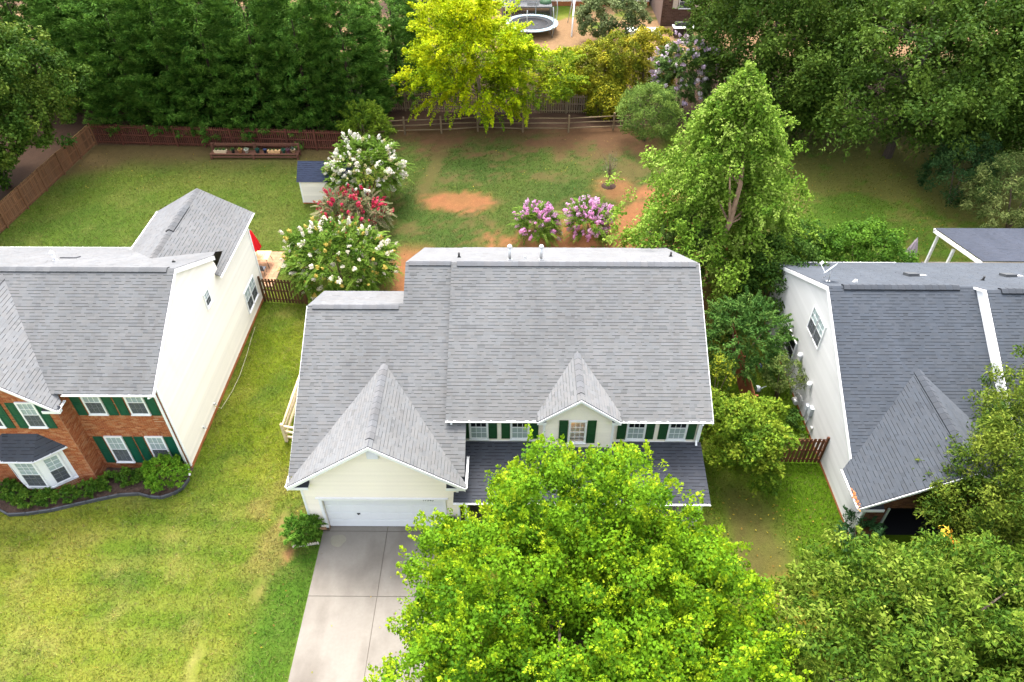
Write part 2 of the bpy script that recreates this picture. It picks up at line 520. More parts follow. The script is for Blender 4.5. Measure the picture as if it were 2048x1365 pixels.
def window(root, fr, a, b, w, h, cols=3, rows=2, blind=(1.0, .0), screen=True, sill=True, backing=True):
    """sash window: casing, two sashes with glazing bars, single panes, blind, insect screen. (a,b) = lower left corner"""
    c = .055
    win = MB()
    win.fbox(fr, a - c, b - c, .0, a, b + h + c, .075).fbox(fr, a + w, b - c, .0, a + w + c, b + h + c, .075)
    win.fbox(fr, a, b + h, .0, a + w, b + h + c, .075).fbox(fr, a, b - c, .0, a + w, b, .075)
    if backing: win.fbox(fr, a, b, .012, a + w, b + h, .0255)
    o = win.build('window', M['white'], root)
    if backing: MB().fbox(fr, a + .001, b + .001, .026, a + w - .001, b + h - .001, .028).build('room_panel', M['dark'], o)  # thin dark sheet standing in for the shade of a room
    if sill: MB().fbox(fr, a - c - .03, b - c - .04, .0, a + w + c + .03, b - c - .002, .11).build('sill', M['white'], o)
    if blind[0] > blind[1]:
        MB().fbox(fr, a + .01, b + h * blind[1] + .005, .029, a + w - .01, b + h * blind[0] - .005, .033).build('blind', M['blind'], o)
    mid = b + h * .5
    pane = unit_box(M['glass'])
    for k, (s0, s1, n0) in enumerate(((b, mid, .042), (mid, b + h, .052))):
        sa = MB(); f = .032
        sa.fbox(fr, a, s0, n0, a + f, s1, n0 + .014).fbox(fr, a + w - f, s0, n0, a + w, s1, n0 + .014)
        sa.fbox(fr, a + f, s0, n0, a + w - f, s0 + f, n0 + .014).fbox(fr, a + f, s1 - f, n0, a + w - f, s1, n0 + .014)
        g = .011
        wa, wb = (w - 2 * f) / cols, (s1 - s0 - 2 * f) / rows
        for i in range(1, cols): sa.fbox(fr, a + f + wa * i - g, s0 + f, n0 + .001, a + f + wa * i + g, s1 - f, n0 + .013)
        for j in range(1, rows):
            for i in range(cols):
                sa.fbox(fr, a + f + wa * i + (g if i else 0), s0 + f + wb * j - g, n0 + .001, a + f + wa * (i + 1) - (g if i < cols - 1 else 0), s0 + f + wb * j + g, n0 + .013)
        sa.build('sash', M['white'], o)
        for i in range(cols):
            for j in range(rows):
                put('pane', pane, o, fr.mtx(a + f + wa * i + .004, s0 + f + wb * j + .004, n0 + .004, wa - .008, wb - .008, .004))
    if screen:
        MB().fbox(fr, a + .015, b + .015, .060, a + w - .015, mid - .01, .062).build('insect_screen', M['screen'], o)
    return o

def shutter(root, fr, a, b, w, h, material):
    mb = MB()
    mb.fbox(fr, a, b, .010, a + w, b + h, .034)
    s = .055
    mb.fbox(fr, a, b, .034, a + s, b + h, .048).fbox(fr, a + w - s, b, .034, a + w, b + h, .048)
    for z0, z1 in ((0, .07), (h * .47, h * .47 + .07), (h - .07, h)):
        mb.fbox(fr, a + s, b + z0, .034, a + w - s, b + z1, .048)
    for z0, z1 in ((.11, h * .47 - .04), (h * .47 + .11, h - .11)):
        mb.fbox(fr, a + s + .03, b + z0, .034, a + w - s - .03, b + z1, .043)
    return mb.build('shutter', material, root)

def gutter(root, p, q, out, material=None):
    """open channel along an eave with hanger clips"""
    p, q, out = Vector(p), Vector(q), Vector(out).normalized()
    d = (q - p); up = Vector((0, 0, 1))
    mb = MB()
    prof = [(0, .0), (0, -.075), (.07, -.075), (.10, -.02), (.10, 0), (.088, 0), (.088, -.015), (.06, -.065), (.012, -.065), (.012, 0)]
    A = [p + out * x + up * z for x, z in prof]
    mb.prism(A, d)
    n = max(2, int(d.length / .9))
    for k in range(n + 1):
        c = p + d * ((k + .1) / (n + .2))
        e = d.normalized() * .012
        mb.hexa([c - e, c + e, c + e + out * .11, c - e + out * .11] + [x + up * .012 for x in (c - e, c + e, c + e + out * .11, c - e + out * .11)])
    return mb.build('gutter', material or M['white'], root)

def downspout(root, pts, w=.075):
    mb = MB()
    for p, q in zip(pts, pts[1:]): mb.bar(p, q, w, w)
    return mb.build('downspout', M['white'], root)

def ridge_vent(root, p, q, sdir, slope, col, w=.17, h=.035, name='ridge_cap'):
    """row of bent cap shingles along a ridge"""
    p, q = Vector(p), Vector(q); d = q - p; s = Vector(sdir).normalized(); n = max(2, int(d.length / .3))
    up = Vector((0, 0, 1))
    for k in range(n):
        a, b = p + d * (k / n), p + d * ((k + 1.06) / n)
        mb = MB(vary(col, .08))
        prof = [(-w, -w * slope + h), (-w * .4, -w * .4 * slope + h + .004), (0, h - .005), (w * .4, -w * .4 * slope + h + .004), (w, -w * slope + h)]
        la = [a + s * x + up * (z + .012) for x, z in prof]; lb = [b + s * x + up * z for x, z in prof]
        for i in range(4): mb.face([la[i], la[i + 1], lb[i + 1], lb[i]])
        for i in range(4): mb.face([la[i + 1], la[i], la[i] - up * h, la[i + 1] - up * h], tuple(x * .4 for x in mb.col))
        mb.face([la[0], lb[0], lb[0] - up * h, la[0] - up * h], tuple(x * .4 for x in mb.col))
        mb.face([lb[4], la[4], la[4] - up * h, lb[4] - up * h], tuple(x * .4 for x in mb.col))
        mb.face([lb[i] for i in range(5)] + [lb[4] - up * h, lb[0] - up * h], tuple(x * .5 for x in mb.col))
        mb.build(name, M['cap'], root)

def vent_pipe(root, x, y, z, r, h, material, cap=False):
    mb = MB().tube([(x, y, z - .1), (x, y, z + h)], r, 12)
    mb.lathe((x, y, z), [(r * 2.2, -.05), (r * 1.7, .03), (r * 1.02, .09)], 12)
    if cap: mb.lathe((x, y, z + h), [(r * .6, -.02), (r * 1.55, 0), (r * 1.55, .05), (r * .9, .12), (0.001, .13)], 12)
    return mb.build('vent_pipe', material, root)

def rake(root, p, q, down, out, name='rake_board', th=.035, hgt=.17):
    """white board under a sloping roof edge"""
    p, q = Vector(p), Vector(q); o = Vector(out).normalized() * th; dn = Vector((0, 0, -hgt))
    return MB().hexa([p + dn, q + dn, q + dn + o, p + dn + o, p, q, q + o, p + o]).build(name, M['white'], root)

# ------------------------------------------------------------------ noise and ground colour
def vnoise(x, y, sc, seed=0):
    x = np.asarray(x, float) * sc + seed * 17.13; y = np.asarray(y, float) * sc + seed * 5.71
    xi, yi = np.floor(x), np.floor(y); fx, fy = x - xi, y - yi
    fx = fx * fx * (3 - 2 * fx); fy = fy * fy * (3 - 2 * fy)
    def h(i, j):
        t = np.sin(i * 127.1 + j * 311.7 + seed * 74.7) * 43758.5453
        return t - np.floor(t)
    return (h(xi, yi) * (1 - fx) + h(xi + 1, yi) * fx) * (1 - fy) + (h(xi, yi + 1) * (1 - fx) + h(xi + 1, yi + 1) * fx) * fy
def fbm(x, y, sc, seed=0, n=4):
    s = 0; a = .5; t = 0
    for k in range(n):
        s = s + a * vnoise(x, y, sc * 2 ** k, seed + k); t += a; a *= .55
    return s / t
def smooth(e0, e1, x):
    t = np.clip((x - e0) / (e1 - e0), 0, 1); return t * t * (3 - 2 * t)

def ground_cover(x, y):
    """colour of the ground cover and how densely grass grows, from the place itself"""
    x = np.asarray(x, float); y = np.asarray(y, float)
    def mixc(c, col, f): return c * (1 - f[..., None]) + np.array(col) * f[..., None]
    n1, n2, n3, n4 = fbm(x, y, .22, 1), fbm(x, y, .9, 2), fbm(x, y, 3.2, 3), fbm(x, y, .5, 9)
    c = np.empty(x.shape + (3,)); c[:] = (.110, .165, .014)
    c = mixc(c, (.215, .225, .026), smooth(.38, .66, n1) * .75)             # yellowing
    c = mixc(c, (.065, .12, .012), smooth(.52, .72, fbm(x, y, .35, 5)) * .75)
    c = mixc(c, (.27, .235, .07), smooth(.52, .80, n2) * .5)                # straw
    c = mixc(c, (.07, .125, .015), smooth(.55, .75, n3) * .35)
    dens = np.ones(x.shape)
    # mown stripes of the front lawn
    front = smooth(21, 18.5, y) * smooth(-7.8, -8.4, x)
    c = mixc(c, (.25, .24, .045), front * smooth(.3, .7, .5 + .5 * np.sin((y + .08 * x) * 4.2 + 2 * n1)) * .3)
    c = mixc(c, (.05, .125, .010), front * smooth(-11.2, -9.6, x + 1.2 * (n1 - .5)) * .8)
    # worn, yellower strip at the corner of the two houses
    c = mixc(c, (.22, .18, .05), smooth(.45, .62, n4) * smooth(2.4, .6, np.hypot((x + 10.8) / 1.1, (y - 19) / 2.5)) * .8)
    # strip between the houses: lush
    st = smooth(-15.3, -14.6, x) * smooth(-9, -10, x) * smooth(20, 22, y) * smooth(33, 31, y)
    c = mixc(c, (.125, .170, .004), st * smooth(.35, .6, n2) * .7)
    # back lawn of the brick house: deeper green, browner by the fences, tree shade painted in
    bl = smooth(-12, -14, x) * smooth(34, 37, y)
    c = mixc(c, (.062, .105, .012), bl * .75)
    c = mixc(c, (.125, .135, .026), bl * smooth(.46, .68, fbm(x, y, .33, 21)) * .5)
    br = smooth(49.0, 53.0, y + 2.0 * (n1 - .5) + np.where(x < -30, (-x - 30) * .6, 0)) * smooth(-9, -13, x)
    c = mixc(c, (.10, .055, .028), br * .8); dens *= 1 - .75 * br
    # back yard of the cream house: red clay showing through thin grass
    by = smooth(-11.5, -9.5, x) * smooth(13, 10.5, x) * smooth(31, 34, y) * smooth(60, 57.5, y)
    c = mixc(c, (.045, .082, .014), by * .85)  # grass darkened here: tree shade put into its colour
    q = fbm(x, y, .55, 31); q2 = .55 * fbm(x, y, 1.7, 33) + .45 * (.5 + 1.6 * (fbm(x, y, 5.5, 35, 3) - .5))
    clay = smooth(3.2, 1.6, np.hypot((x + 4.1) / 1.0, (y - 45.6) / .55) + (q2 - .5) * 3.2)
    clay = np.maximum(clay, smooth(-1, 2.6, (42.3 + .62 * (x - 1) + (q2 - .5) * 5 + (q - .5) * 3) - y) * smooth(-4.5, -1.5, x + (q2 - .5) * 2) * by)
    clay = np.maximum(clay, smooth(1.5, .5, np.abs(x + 6.6) / 1.2 + (q2 - .5)) * smooth(41, 38.5, y) * by)
    clay = np.maximum(clay, .7 * smooth(2.0, .6, np.hypot(x - 7.1, (y - 47.6) / 1.1) + (q2 - .5) * 2.2))
    dry = smooth(.50, .66, q * .5 + q2 * .5 + .08 * smooth(47, 55, y) * smooth(-6, -1, x) + .07 * smooth(-1, 5, x)) * by
    path = smooth(.75, .3, np.abs(x + 6.4 - (y - 50) * .12 + (q2 - .5) * .8)) * smooth(45, 47, y) * smooth(57, 55, y)
    c = mixc(c, (.150, .078, .038), np.maximum(dry * .5, path * .45)); dens *= 1 - .8 * np.maximum(dry, path)
    c = mixc(c, (.27, .118, .048), clay * (.72 + .5 * q)); dens *= 1 - .96 * clay
    fb = smooth(51.5, 56.2, y + (q - .5) * 6 + (q2 - .5) * 5) * by
    c = mixc(c, (.115, .052, .027), fb * .8); dens *= 1 - .75 * fb
    # right side yard: vivid grass, bare leaf-strewn soil under the trees
    ry = smooth(9.0, 9.6, x) * smooth(30, 27, y)
    c = mixc(c, (.065, .135, .002), ry * .85)
    bare = smooth(2.2, .7, np.hypot((x - 10.0) / 1.2, (y - 16.5) / 3.0) + (q2 - .5) * 1.2) * ry
    c = mixc(c, (.11, .08, .03), bare * (.55 + .45 * q2)); dens *= 1 - .85 * bare
    orange = smooth(1.6, .5, np.hypot((x - 11.2) / 1.0, (y - 14.2) / 2.2) + (q2 - .5) * 1.5) * smooth(.42, .6, q2)
    c = mixc(c, (.33, .20, .02), orange * .8)
    # right back yard: brown under the oaks with a green patch
    rb = smooth(12.5, 14, x) * smooth(33, 36, y)
    c = mixc(c, (.058, .118, .010), rb * .85)
    rbare = smooth(.44, .6, q * .55 + q2 * .45 + .16 * smooth(43, 49, y) + .07 * smooth(25, 31, x) - .2 * smooth(3.5, 1.5, np.hypot(x - 23.5, y - 44.5))) * rb
    c = mixc(c, (.13, .075, .03), rbare * .5); dens *= 1 - .5 * rbare
    # leaf litter beyond the fences, sandy clay round the far trampoline
    lit = smooth(57.2, 58.2, y) * smooth(74, 70, y)
    lit = np.maximum(lit, smooth(54.0, 54.6, y) * smooth(-12.5, -14, x))
    lit = np.maximum(lit, smooth(-34.6, -35.2, x))
    c = mixc(c, (.085, .048, .03), lit); dens *= 1 - .9 * lit
    far = smooth(72, 75, y)
    c = mixc(c, (.33, .20, .10), far * smooth(.36, .5, fbm(x, y, .3, 41) + .18 * smooth(90, 78, y))); dens *= 1 - .7 * far
    # bare spots in front
    for (px, py, r0, r1, col) in ((-9.6, 16.9, .28, .24, (.34, .16, .075)), (-10.1, 18.6, .2, .5, (.24, .18, .06)), (-9.6, 21.3, .25, 1.0, (.26, .16, .07)), (-10.4, 15.2, .2, .5, (.22, .18, .05)), (-11.9, 12.0, .2, 1.0, (.24, .22, .06)), (-19.0, 10.7, .7, .3, (.38, .30, .15))):
        f = smooth(1.5, .6, np.hypot((x - px) / r0, (y - py) / r1) + (q2 - .5) * 1.6)
        c = mixc(c, col, f * .8 * (.5 + q)); dens *= 1 - .8 * f
    return c, dens

def ground():
    xs = np.unique(np.concatenate([np.array([-1500, -700, -300, -150, -90, -65]), np.arange(-52, 44.01, .36), np.array([60, 90, 150, 300, 700, 1500])]))
    ys = np.unique(np.concatenate([np.array([-1500, -600, -200, -60, -20, 0, 4]), np.arange(8, 94.01, .36), np.array([105, 130, 200, 400, 900, 2000])]))
    X, Y = np.meshgrid(xs, ys)
    Z = .03 * (fbm(X, Y, .5, 51) - .5) - .015
    Z[(np.abs(X) > 55) | (Y > 95) | (Y < 6)] = -.02
    nx, ny = len(xs), len(ys)
    V = np.stack([X, Y, Z], -1).reshape(-1, 3)
    I = np.arange(nx * ny).reshape(ny, nx)
    F = np.stack([I[:-1, :-1], I[:-1, 1:], I[1:, 1:], I[1:, :-1]], -1).reshape(-1, 4)
    c, d = ground_cover(V[:, 0], V[:, 1])
    me = np_mesh('ground', V, F, M['soil'], None, smooth=True)
    at = me.attributes.new('tint', 'FLOAT_COLOR', 'POINT')
    cc = np.ones((len(V), 4), dtype=np.float32); cc[:, :3] = c * .9
    at.data.foreach_set('color', cc.ravel())
    o = put('ground', me)
    o['kind'] = 'structure'
ground()

# ------------------------------------------------------------------ drive
def driveway():
    xl, xr, y0 = -8.28, -2.75, 18.02
    o = MB().box(xl, 3.0, -.12, xr, y0 + .16, .018).build('driveway', M['joint']); o['kind'] = 'structure'
    ys = [y0, 14.98, 11.55, 8.1, 4.7, 3.0]
    for i in range(len(ys) - 1):
        for x0, x1 in ((xl, -5.52), (-5.495, xr)):
            MB().box(x0, ys[i + 1] + .012, -.05, x1, ys[i] - .012, .034).build('concrete_slab', M['concrete'], o)
    MB().box(-8.0, y0 + .012, -.05, -5.52, y0 + .30, .036).build('concrete_slab', M['concrete'], o)
    MB().box(-5.495, y0 + .012, -.05, -3.0, y0 + .30, .036).build('concrete_slab', M['concrete'], o)
    pts = []
    for k in range(22):
        t = 2 * math.pi * k / 22; r = .30 * (1 + .08 * math.sin(3 * t) + .05 * math.cos(5 * t))
        pts.append((-7.55 + r * 1.1 * math.cos(t), 17.55 + r * math.sin(t), .034))
    MB().prism(pts, (0, 0, .004)).build('repair_patch', M['patch'], o)
driveway()

# ------------------------------------------------------------------ the cream house in the middle
GREY = (.174, .175, .175)
GREY_L = (.165, .166, .167)
GREY_R = (.076, .086, .102)
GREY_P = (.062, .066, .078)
BRICKS = [(.36, .118, .046), (.32, .098, .038), (.39, .145, .06), (.29, .088, .036), (.42, .19, .09), (.35, .115, .048)]
DARK_BRICKS = [(.20, .085, .05), (.16, .065, .04), (.13, .055, .038), (.23, .105, .065)]

def eave_return(root, x0, x1, y0, y1, z, col, tip):
    """the small shingled ledge that closes the foot of a gable"""
    mb = MB(tuple(c * .75 for c in col))
    h = .16
    mb.hexa([(x0, y0, z), (x1, y0, z), (x1, y1, z), (x0, y1, z), (x0, y0, z + .03), (x1, y0, z + .03), (x1, y1, z + h), (x0, y1, z + h)])
    o = mb.build('eave_return', M['cap'], root)
    MB().box(x0 - .02, y0 - .03, z - .12, x1 + .01, y0 - .002, z + .02).box(x0 + .01, y0, z - .12, x1, y1, z - .003).build('fascia', M['white'], o)

def cream_house():
    h = thing('house', 'cream sided house with grey shingle roof, garage gable and small central dormer', 'house', (-.5, 25, 0))
    X = (1, 0, 0)
    # --- shingle slopes
    zm = lambda y: 4.93 + .55 * (y - 20.3)
    zp = lambda y: 3.35 + .563 * (y - 17.86)
    ry, rz = 26.4, zm(26.4)
    rear = lambda y, z0, y0: z0 - .55 * (y - y0)
    shingle_roof(h, [(-2.85, 20.12, zm(20.12)), (1.10, 20.12, zm(20.12)), (1.10, 20.36, zm(20.36)), (4.16, 20.36, zm(20.36)), (4.16, 20.12, zm(20.12)), (8.12, 20.12, zm(20.12)), (8.12, ry, rz), (-2.85, ry, rz)], X, GREY)
    shingle_roof(h, [(-2.85, ry, rz), (8.12, ry, rz), (8.12, 32.6, rear(32.6, rz, ry)), (-2.85, 32.6, rear(32.6, rz, ry))], X, (.168, .169, .171))  # colour lowered on the back slopes to offset their stronger sunlight
    ry2, rz2 = 26.5, zp(26.5)
    shingle_roof(h, [(-9.12, 18.24, zp(18.24)), (-2.02, 18.24, zp(18.24)), (-2.02, 20.50, zp(20.50)), (-2.66, 20.50, zp(20.50)), (-2.66, ry2, rz2), (-4.9, ry2, rz2), (-4.9, 24.67, zp(24.67)), (-9.08, 24.67, zp(24.67))], X, GREY)
    shingle_roof(h, [(-4.9, ry2, rz2), (-2.7, ry2, rz2), (-2.7, 32.5, rz2 - .55 * 6.0), (-4.9, 32.5, rz2 - .55 * 6.0)], X, (.168, .169, .171))
    shingle_roof(h, [(-9.08, 24.67, zp(24.67)), (-4.9, 24.67, zp(24.67)), (-4.9, 27.3, zp(24.67) - 1.22), (-9.08, 27.3, zp(24.67) - 1.22)], X, (.168, .169, .171))
    # garage gable
    gx, gz = -5.55, 5.92
    for s in (-1, 1):
        ex = gx + s * 3.58; ez = gz - .70 * 3.58
        yi = lambda z: 17.86 + (z - 3.35) / .563
        shingle_roof(h, [(gx, 17.80, gz), (gx, yi(gz), gz), (ex, yi(ez) + .02, ez), (ex, 17.80, ez)], (0, 1, 0), GREY)
        rake(h, (gx, 17.79, gz - .035), (ex, 17.79, ez - .035), -1, (0, -1, 0), hgt=.17)
    # dormer
    dx, dz, df = 2.63, 6.30, 19.93
    for s in (-1, 1):
        ex = dx + s * 1.70; ez = dz - .765 * 1.70
        yi = lambda z: 20.3 + (z - 4.93) / .55
        shingle_roof(h, [(dx, df, dz), (dx, yi(dz), dz), (ex, yi(ez) + .02, ez), (ex, df, ez)], (0, 1, 0), GREY)
        rake(h, (dx, df - .01, dz - .035), (ex, df - .01, ez - .035), -1, (0, -1, 0), hgt=.14)
    # porch roof
    shingle_roof(h, [(-2.5, 17.72, 2.58), (7.95, 17.72, 2.58), (7.95, 20.45, 3.16), (-2.5, 20.45, 3.16)], X, GREY_P)
    # --- ridges
    ridge_vent(h, (-2.6, ry, rz + .01), (7.95, ry, rz + .01), (0, 1, 0), .55, (.168, .169, .175), name='ridge_vent', w=.2, h=.05)
    ridge_vent(h, (-4.75, ry2, rz2 + .01), (-2.9, ry2, rz2 + .01), (0, 1, 0), .55, (.168, .169, .175), name='ridge_vent', w=.18, h=.05)
    ridge_vent(h, (-8.85, 24.67, zp(24.67) + .01), (-5.1, 24.67, zp(24.67) + .01), (0, 1, 0), .5, (.168, .169, .175), name='ridge_vent', w=.18, h=.05)
    ridge_vent(h, (gx, 18.2, gz), (gx, 22.3, gz), (1, 0, 0), .7, (.155, .156, .160), name='ridge_vent', w=.17, h=.03)
    ridge_vent(h, (dx, 20.3, dz), (dx, 22.65, dz), (1, 0, 0), .765, (.155, .156, .160), name='ridge_vent', w=.15, h=.03)
    # rake boards of the side gables
    for x, s in ((8.12, 1),):
        rake(h, (x, 20.12, zm(20.12) - .035), (x, ry, rz - .035), -1, (s, 0, 0))
        rake(h, (x, ry, rz - .035), (x, 32.6, rear(32.6, rz, ry) - .035), -1, (s, 0, 0))
    rake(h, (-9.10, 17.9, zp(17.9) - .035), (-9.08, 24.67, zp(24.67) - .035), -1, (-1, 0, 0))
    rake(h, (-9.08, 24.67, zp(24.67) - .035), (-9.08, 27.3, zp(24.67) - 1.255), -1, (-1, 0, 0))
    # --- walls
    F = lambda y: Frame((0, y, 0), (1, 0, 0), (0, 0, 1), (0, -1, 0))
    fg = F(18.16)
    door = (-8.02, -.01, -2.98, 2.10)
    plank_wall(h, fg, [(-8.78, .16), (-2.3, .16), (-2.3, 3.2), (-2.35, 3.5), (gx, gz - .20), (-8.75, 3.5), (-8.78, 3.2)], M['cream'], [door])
    for s, x in ((-1, -8.78), (1, -2.3)):
        MB().box(x - .09 if s > 0 else x, 18.125, .16, x if s > 0 else x + .09, 18.16, 3.2).build('corner_board', M['white'], h)
    MB().box(-8.80, 18.10, 0, -8.02, 18.3, .16).box(-2.98, 18.10, 0, -2.28, 18.3, .16).build('foundation', M['brick_paver_cream'], h)
    fr_side = Frame((-8.78, 0, 0), (0, -1, 0), (0, 0, 1), (-1, 0, 0))
    plank_wall(h, fr_side, [(-27.0, .16), (-18.16, .16), (-18.16, 3.2), (-24.67, 6.9), (-27.0, 5.9)], M['cream'], step=.23)
    MB().box(-8.9, 26.9, 0, -4.8, 27.02, 6.0).build('wall', M['cream'], h)
    fm = F(20.5)
    plank_wall(h, fm, [(-2.42, 3.1), (7.85, 3.1), (7.85, 4.78), (-2.42, 4.78)], M['cream'])
    MB().box(-2.42, 20.52, 0, 7.85, 20.64, 3.1).build('wall', M['cream'], h)
    fe = Frame((7.85, 0, 0), (0, 1, 0), (0, 0, 1), (1, 0, 0))
    plank_wall(h, fe, [(20.5, .16), (32.2, .16), (32.2, 4.75), (26.4, 8.05), (20.5, 4.75)], M['cream'], step=.23)
    MB().box(-4.7, 32.1, 0, 7.85, 32.22, 4.9).build('wall', M['cream'], h)
    fw = Frame((-2.6, 0, 0), (0, 1, 0), (0, 0, 1), (-1, 0, 0))
    MB().prism([(-4.78, 27.0, 0), (-4.78, 32.2, 0), (-4.78, 32.2, 4.7), (-4.78, 26.5, 8.0), (-4.78, 24.7, 7.0)], (.1, 0, 0)).build('wall', M['cream'], h)
    fd = F(20.2)
    dw = (2.25, 3.45, 2.95, 4.78)
    plank_wall(h, fd, [(1.18, 2.9), (4.10, 2.9), (4.10, 4.95), (dx, dz - .16), (1.18, 4.95)], M['cream'], [dw])
    for x0 in (1.18, 3.98): MB().box(x0, 20.321, 2.9, x0 + .12, 20.7, 5.0).build('wall', M['cream'], h)
    MB().box(2.2, 20.75, 3.4, 3.0, 20.8, 4.85).box(2.15, 20.325, 3.4, 2.2, 20.75, 4.85).box(3.0, 20.325, 3.4, 3.05, 20.75, 4.85).build('room_panel', M['warm_room'], h)
    MB().box(1.16, 20.165, 2.9, 1.26, 20.199, 4.95).box(4.02, 20.165, 2.9, 4.12, 20.199, 4.95).build('corner_board', M['white'], h)
    MB().box(-2.42, 20.46, 3.08, 1.15, 20.499, 3.17).build('skirt_board', M['white'], h)
    MB().box(4.13, 20.46, 3.08, 7.85, 20.499, 3.17).build('skirt_board', M['white'], h)
    MB().box(7.77, 20.45, 3.18, 7.87, 20.49, 4.78).build('corner_board', M['white'], h)
    for x0, x1 in ((.93, 1.28), (3.98, 4.33)):
        eave_return(h, x0, x1, 19.98, 20.2, 4.88, GREY_P, 0)
    eave_return(h, -9.14, -8.3, 17.86, 18.13, 3.28, GREY_P, 0)
    eave_return(h, -2.75, -2.0, 17.86, 18.13, 3.28, GREY_P, 0)
    # soffit of the garage gable front
    # --- windows and shutters of the upper floor
    for a, w in ((-1.88, .70), (-.14, .70), (4.76, .70), (6.50, .70)):
        window(h, fm, a, 3.37, w, 1.38, blind=(.50, .02), screen=False)
    for a in (-2.31, -1.12, -.575, .62, 4.32, 5.52, 6.07, 7.26):
        shutter(h, fm, a, 3.33, .365, 1.45, M['green'])
    window(h, fd, 2.28, 3.50, .64, 1.24, blind=(0, 0), screen=False, backing=False)
    for a in (1.83, 3.00):
        shutter(h, fd, a, 3.42, .365, 1.38, M['green'])
    # --- garage door, trim, number
    dm = MB().box(-8.02, 18.30, .04, -2.98, 18.34, 2.10)
    gd = dm.build('garage_door', M['door_white'], h)
    for r in range(4):
        z0, z1 = .05 + r * .5125, .05 + (r + 1) * .5125
        p = MB().box(-8.0, 18.265, z0 + .008, -3.0, 18.30, z1 - .008)
        n = 8
        for k in range(n):
            a0 = -7.94 + k * 4.88 / n; a1 = a0 + 4.88 / n - .09
            p.box(a0 + .05, 18.258, z0 + .07, a1, 18.265, z1 - .06)
        p.build('door_panel', M['door_white'], gd)
    MB().tube([(-6.65, 18.255, .98), (-6.65, 18.21, .98)], .035, 10).box(-6.72, 18.25, .94, -6.58, 18.264, 1.02).build('door_handle', M['black'], gd)
    MB().box(-8.14, 18.10, 0.03, -8.022, 18.31, 2.24).box(-2.978, 18.10, 0.03, -2.86, 18.31, 2.24).box(-8.022, 18.10, 2.10, -2.978, 18.31, 2.24).build('door_trim', M['white'], h)
    MB().box(-8.25, 18.06, 2.242, -2.75, 18.15, 2.275).build('drip_cap', M['white'], h)
    cu = bpy.data.curves.new('house_number', 'FONT')
    cu.body = '17340'; cu.size = .17; cu.extrude = .004; cu.space_character = 1.12
    cu.materials.append(M['print'])
    tmp = bpy.data.objects.new('house_number', cu); COL.objects.link(tmp)
    bpy.context.view_layer.update()
    me = bpy.data.meshes.new_from_object(tmp)
    bpy.data.objects.remove(tmp)
    put('house_number', me, h, Matrix.Translation((-3.82, 18.094, 2.115)) @ Matrix.Rotation(R(90), 4, 'X'))
    gv = MB().box(-5.77, 18.09, 4.82, -5.30, 18.14, 5.36)
    o = gv.build('gable_vent', M['white'], h)
    for k in range(9):
        MB().hexa([(-5.74, 18.062, 4.85 + k * .055), (-5.33, 18.062, 4.85 + k * .055), (-5.33, 18.09, 4.87 + k * .055), (-5.74, 18.09, 4.87 + k * .055)] + [(-5.74, 18.062, 4.86 + k * .055), (-5.33, 18.062, 4.86 + k * .055), (-5.33, 18.09, 4.885 + k * .055), (-5.74, 18.09, 4.885 + k * .055)]).build('slat', M['white'], o)
    # --- gutters and downspouts
    gutter(h, (-2.86, 20.12, zm(20.12) + .005), (.90, 20.12, zm(20.12) + .005), (0, -1, 0))
    gutter(h, (4.36, 20.12, zm(20.12) + .005), (8.14, 20.12, zm(20.12) + .005), (0, -1, 0))
    gutter(h, (-9.12, 17.84, zp(17.9) - .04), (-9.12, 18.9, zp(17.9) - .04), (-1, 0, 0))
    gutter(h, (-2.0, 17.84, zp(17.9) - .04), (-2.0, 19.5, zp(17.9) - .04), (1, 0, 0))
    gutter(h, (-2.5, 17.71, 2.56), (7.95, 17.71, 2.56), (0, -1, 0))
    for x in (-2.62, 7.72):
        downspout(h, [(x, 20.06, 4.70), (x, 20.42, 4.45), (x, 20.42, 3.35), (x + .0, 20.25, 3.17)])
    MB().box(-9.0, 17.98, 3.12, -8.79, 24, 3.2).build('soffit', M['white'], h)
    # porch underneath
    MB().box(-2.3, 17.9, 0, 7.9, 20.5, .12).build('porch_floor', M['concrete'], h)
    for x in (-2.1, .2, 2.6, 5.0, 7.6):
        MB().box(x, 17.95, .12, x + .16, 18.11, 2.42).build('porch_post', M['white'], h)
    MB().box(-2.3, 17.93, 2.42, 7.85, 18.12, 2.50).build('porch_beam', M['white'], h)
    # --- pipes and flues on the back slope
    zr = lambda y: rz - .55 * (y - ry)
    for x, y, r, hh, m, cap in ((-2.66, 28.15, .05, .28, M['black'], False), (-.27, 27.35, .075, .70, M['metal'], True), (.44, 28.0, .05, .16, M['metal'], False), (1.16, 27.35, .075, .70, M['metal'], True), (7.42, 28.75, .05, .28, M['black'], False)):
        vent_pipe(h, x, y, zr(y), r, hh, m, cap)
    finish_pieces(h)
    tl = thing('ceiling_lamp', 'lit orange lamp behind the pane of the central dormer window', 'lamp', (2.40, 20.5, 4.62))
    MB().lathe((2.40, 20.5, 4.50), [(.001, .10), (.05, .095), (.085, .05), (.09, 0), (.07, -.05), (.001, -.07)], 14).build('lamp_shade', M['lamp'], tl)
    MB().tube([(2.40, 20.5, 4.60), (2.40, 20.5, 4.86)], .008, 6).build('stem', M['black'], tl)
M['brick_paver_cream'] = mat('painted_foundation', (.46, .27, .15), .9, .1, noise=[(4, .2)])
M['warm_room'] = mat('room_wall', (.16, .10, .06), .8, .1)
cream_house()

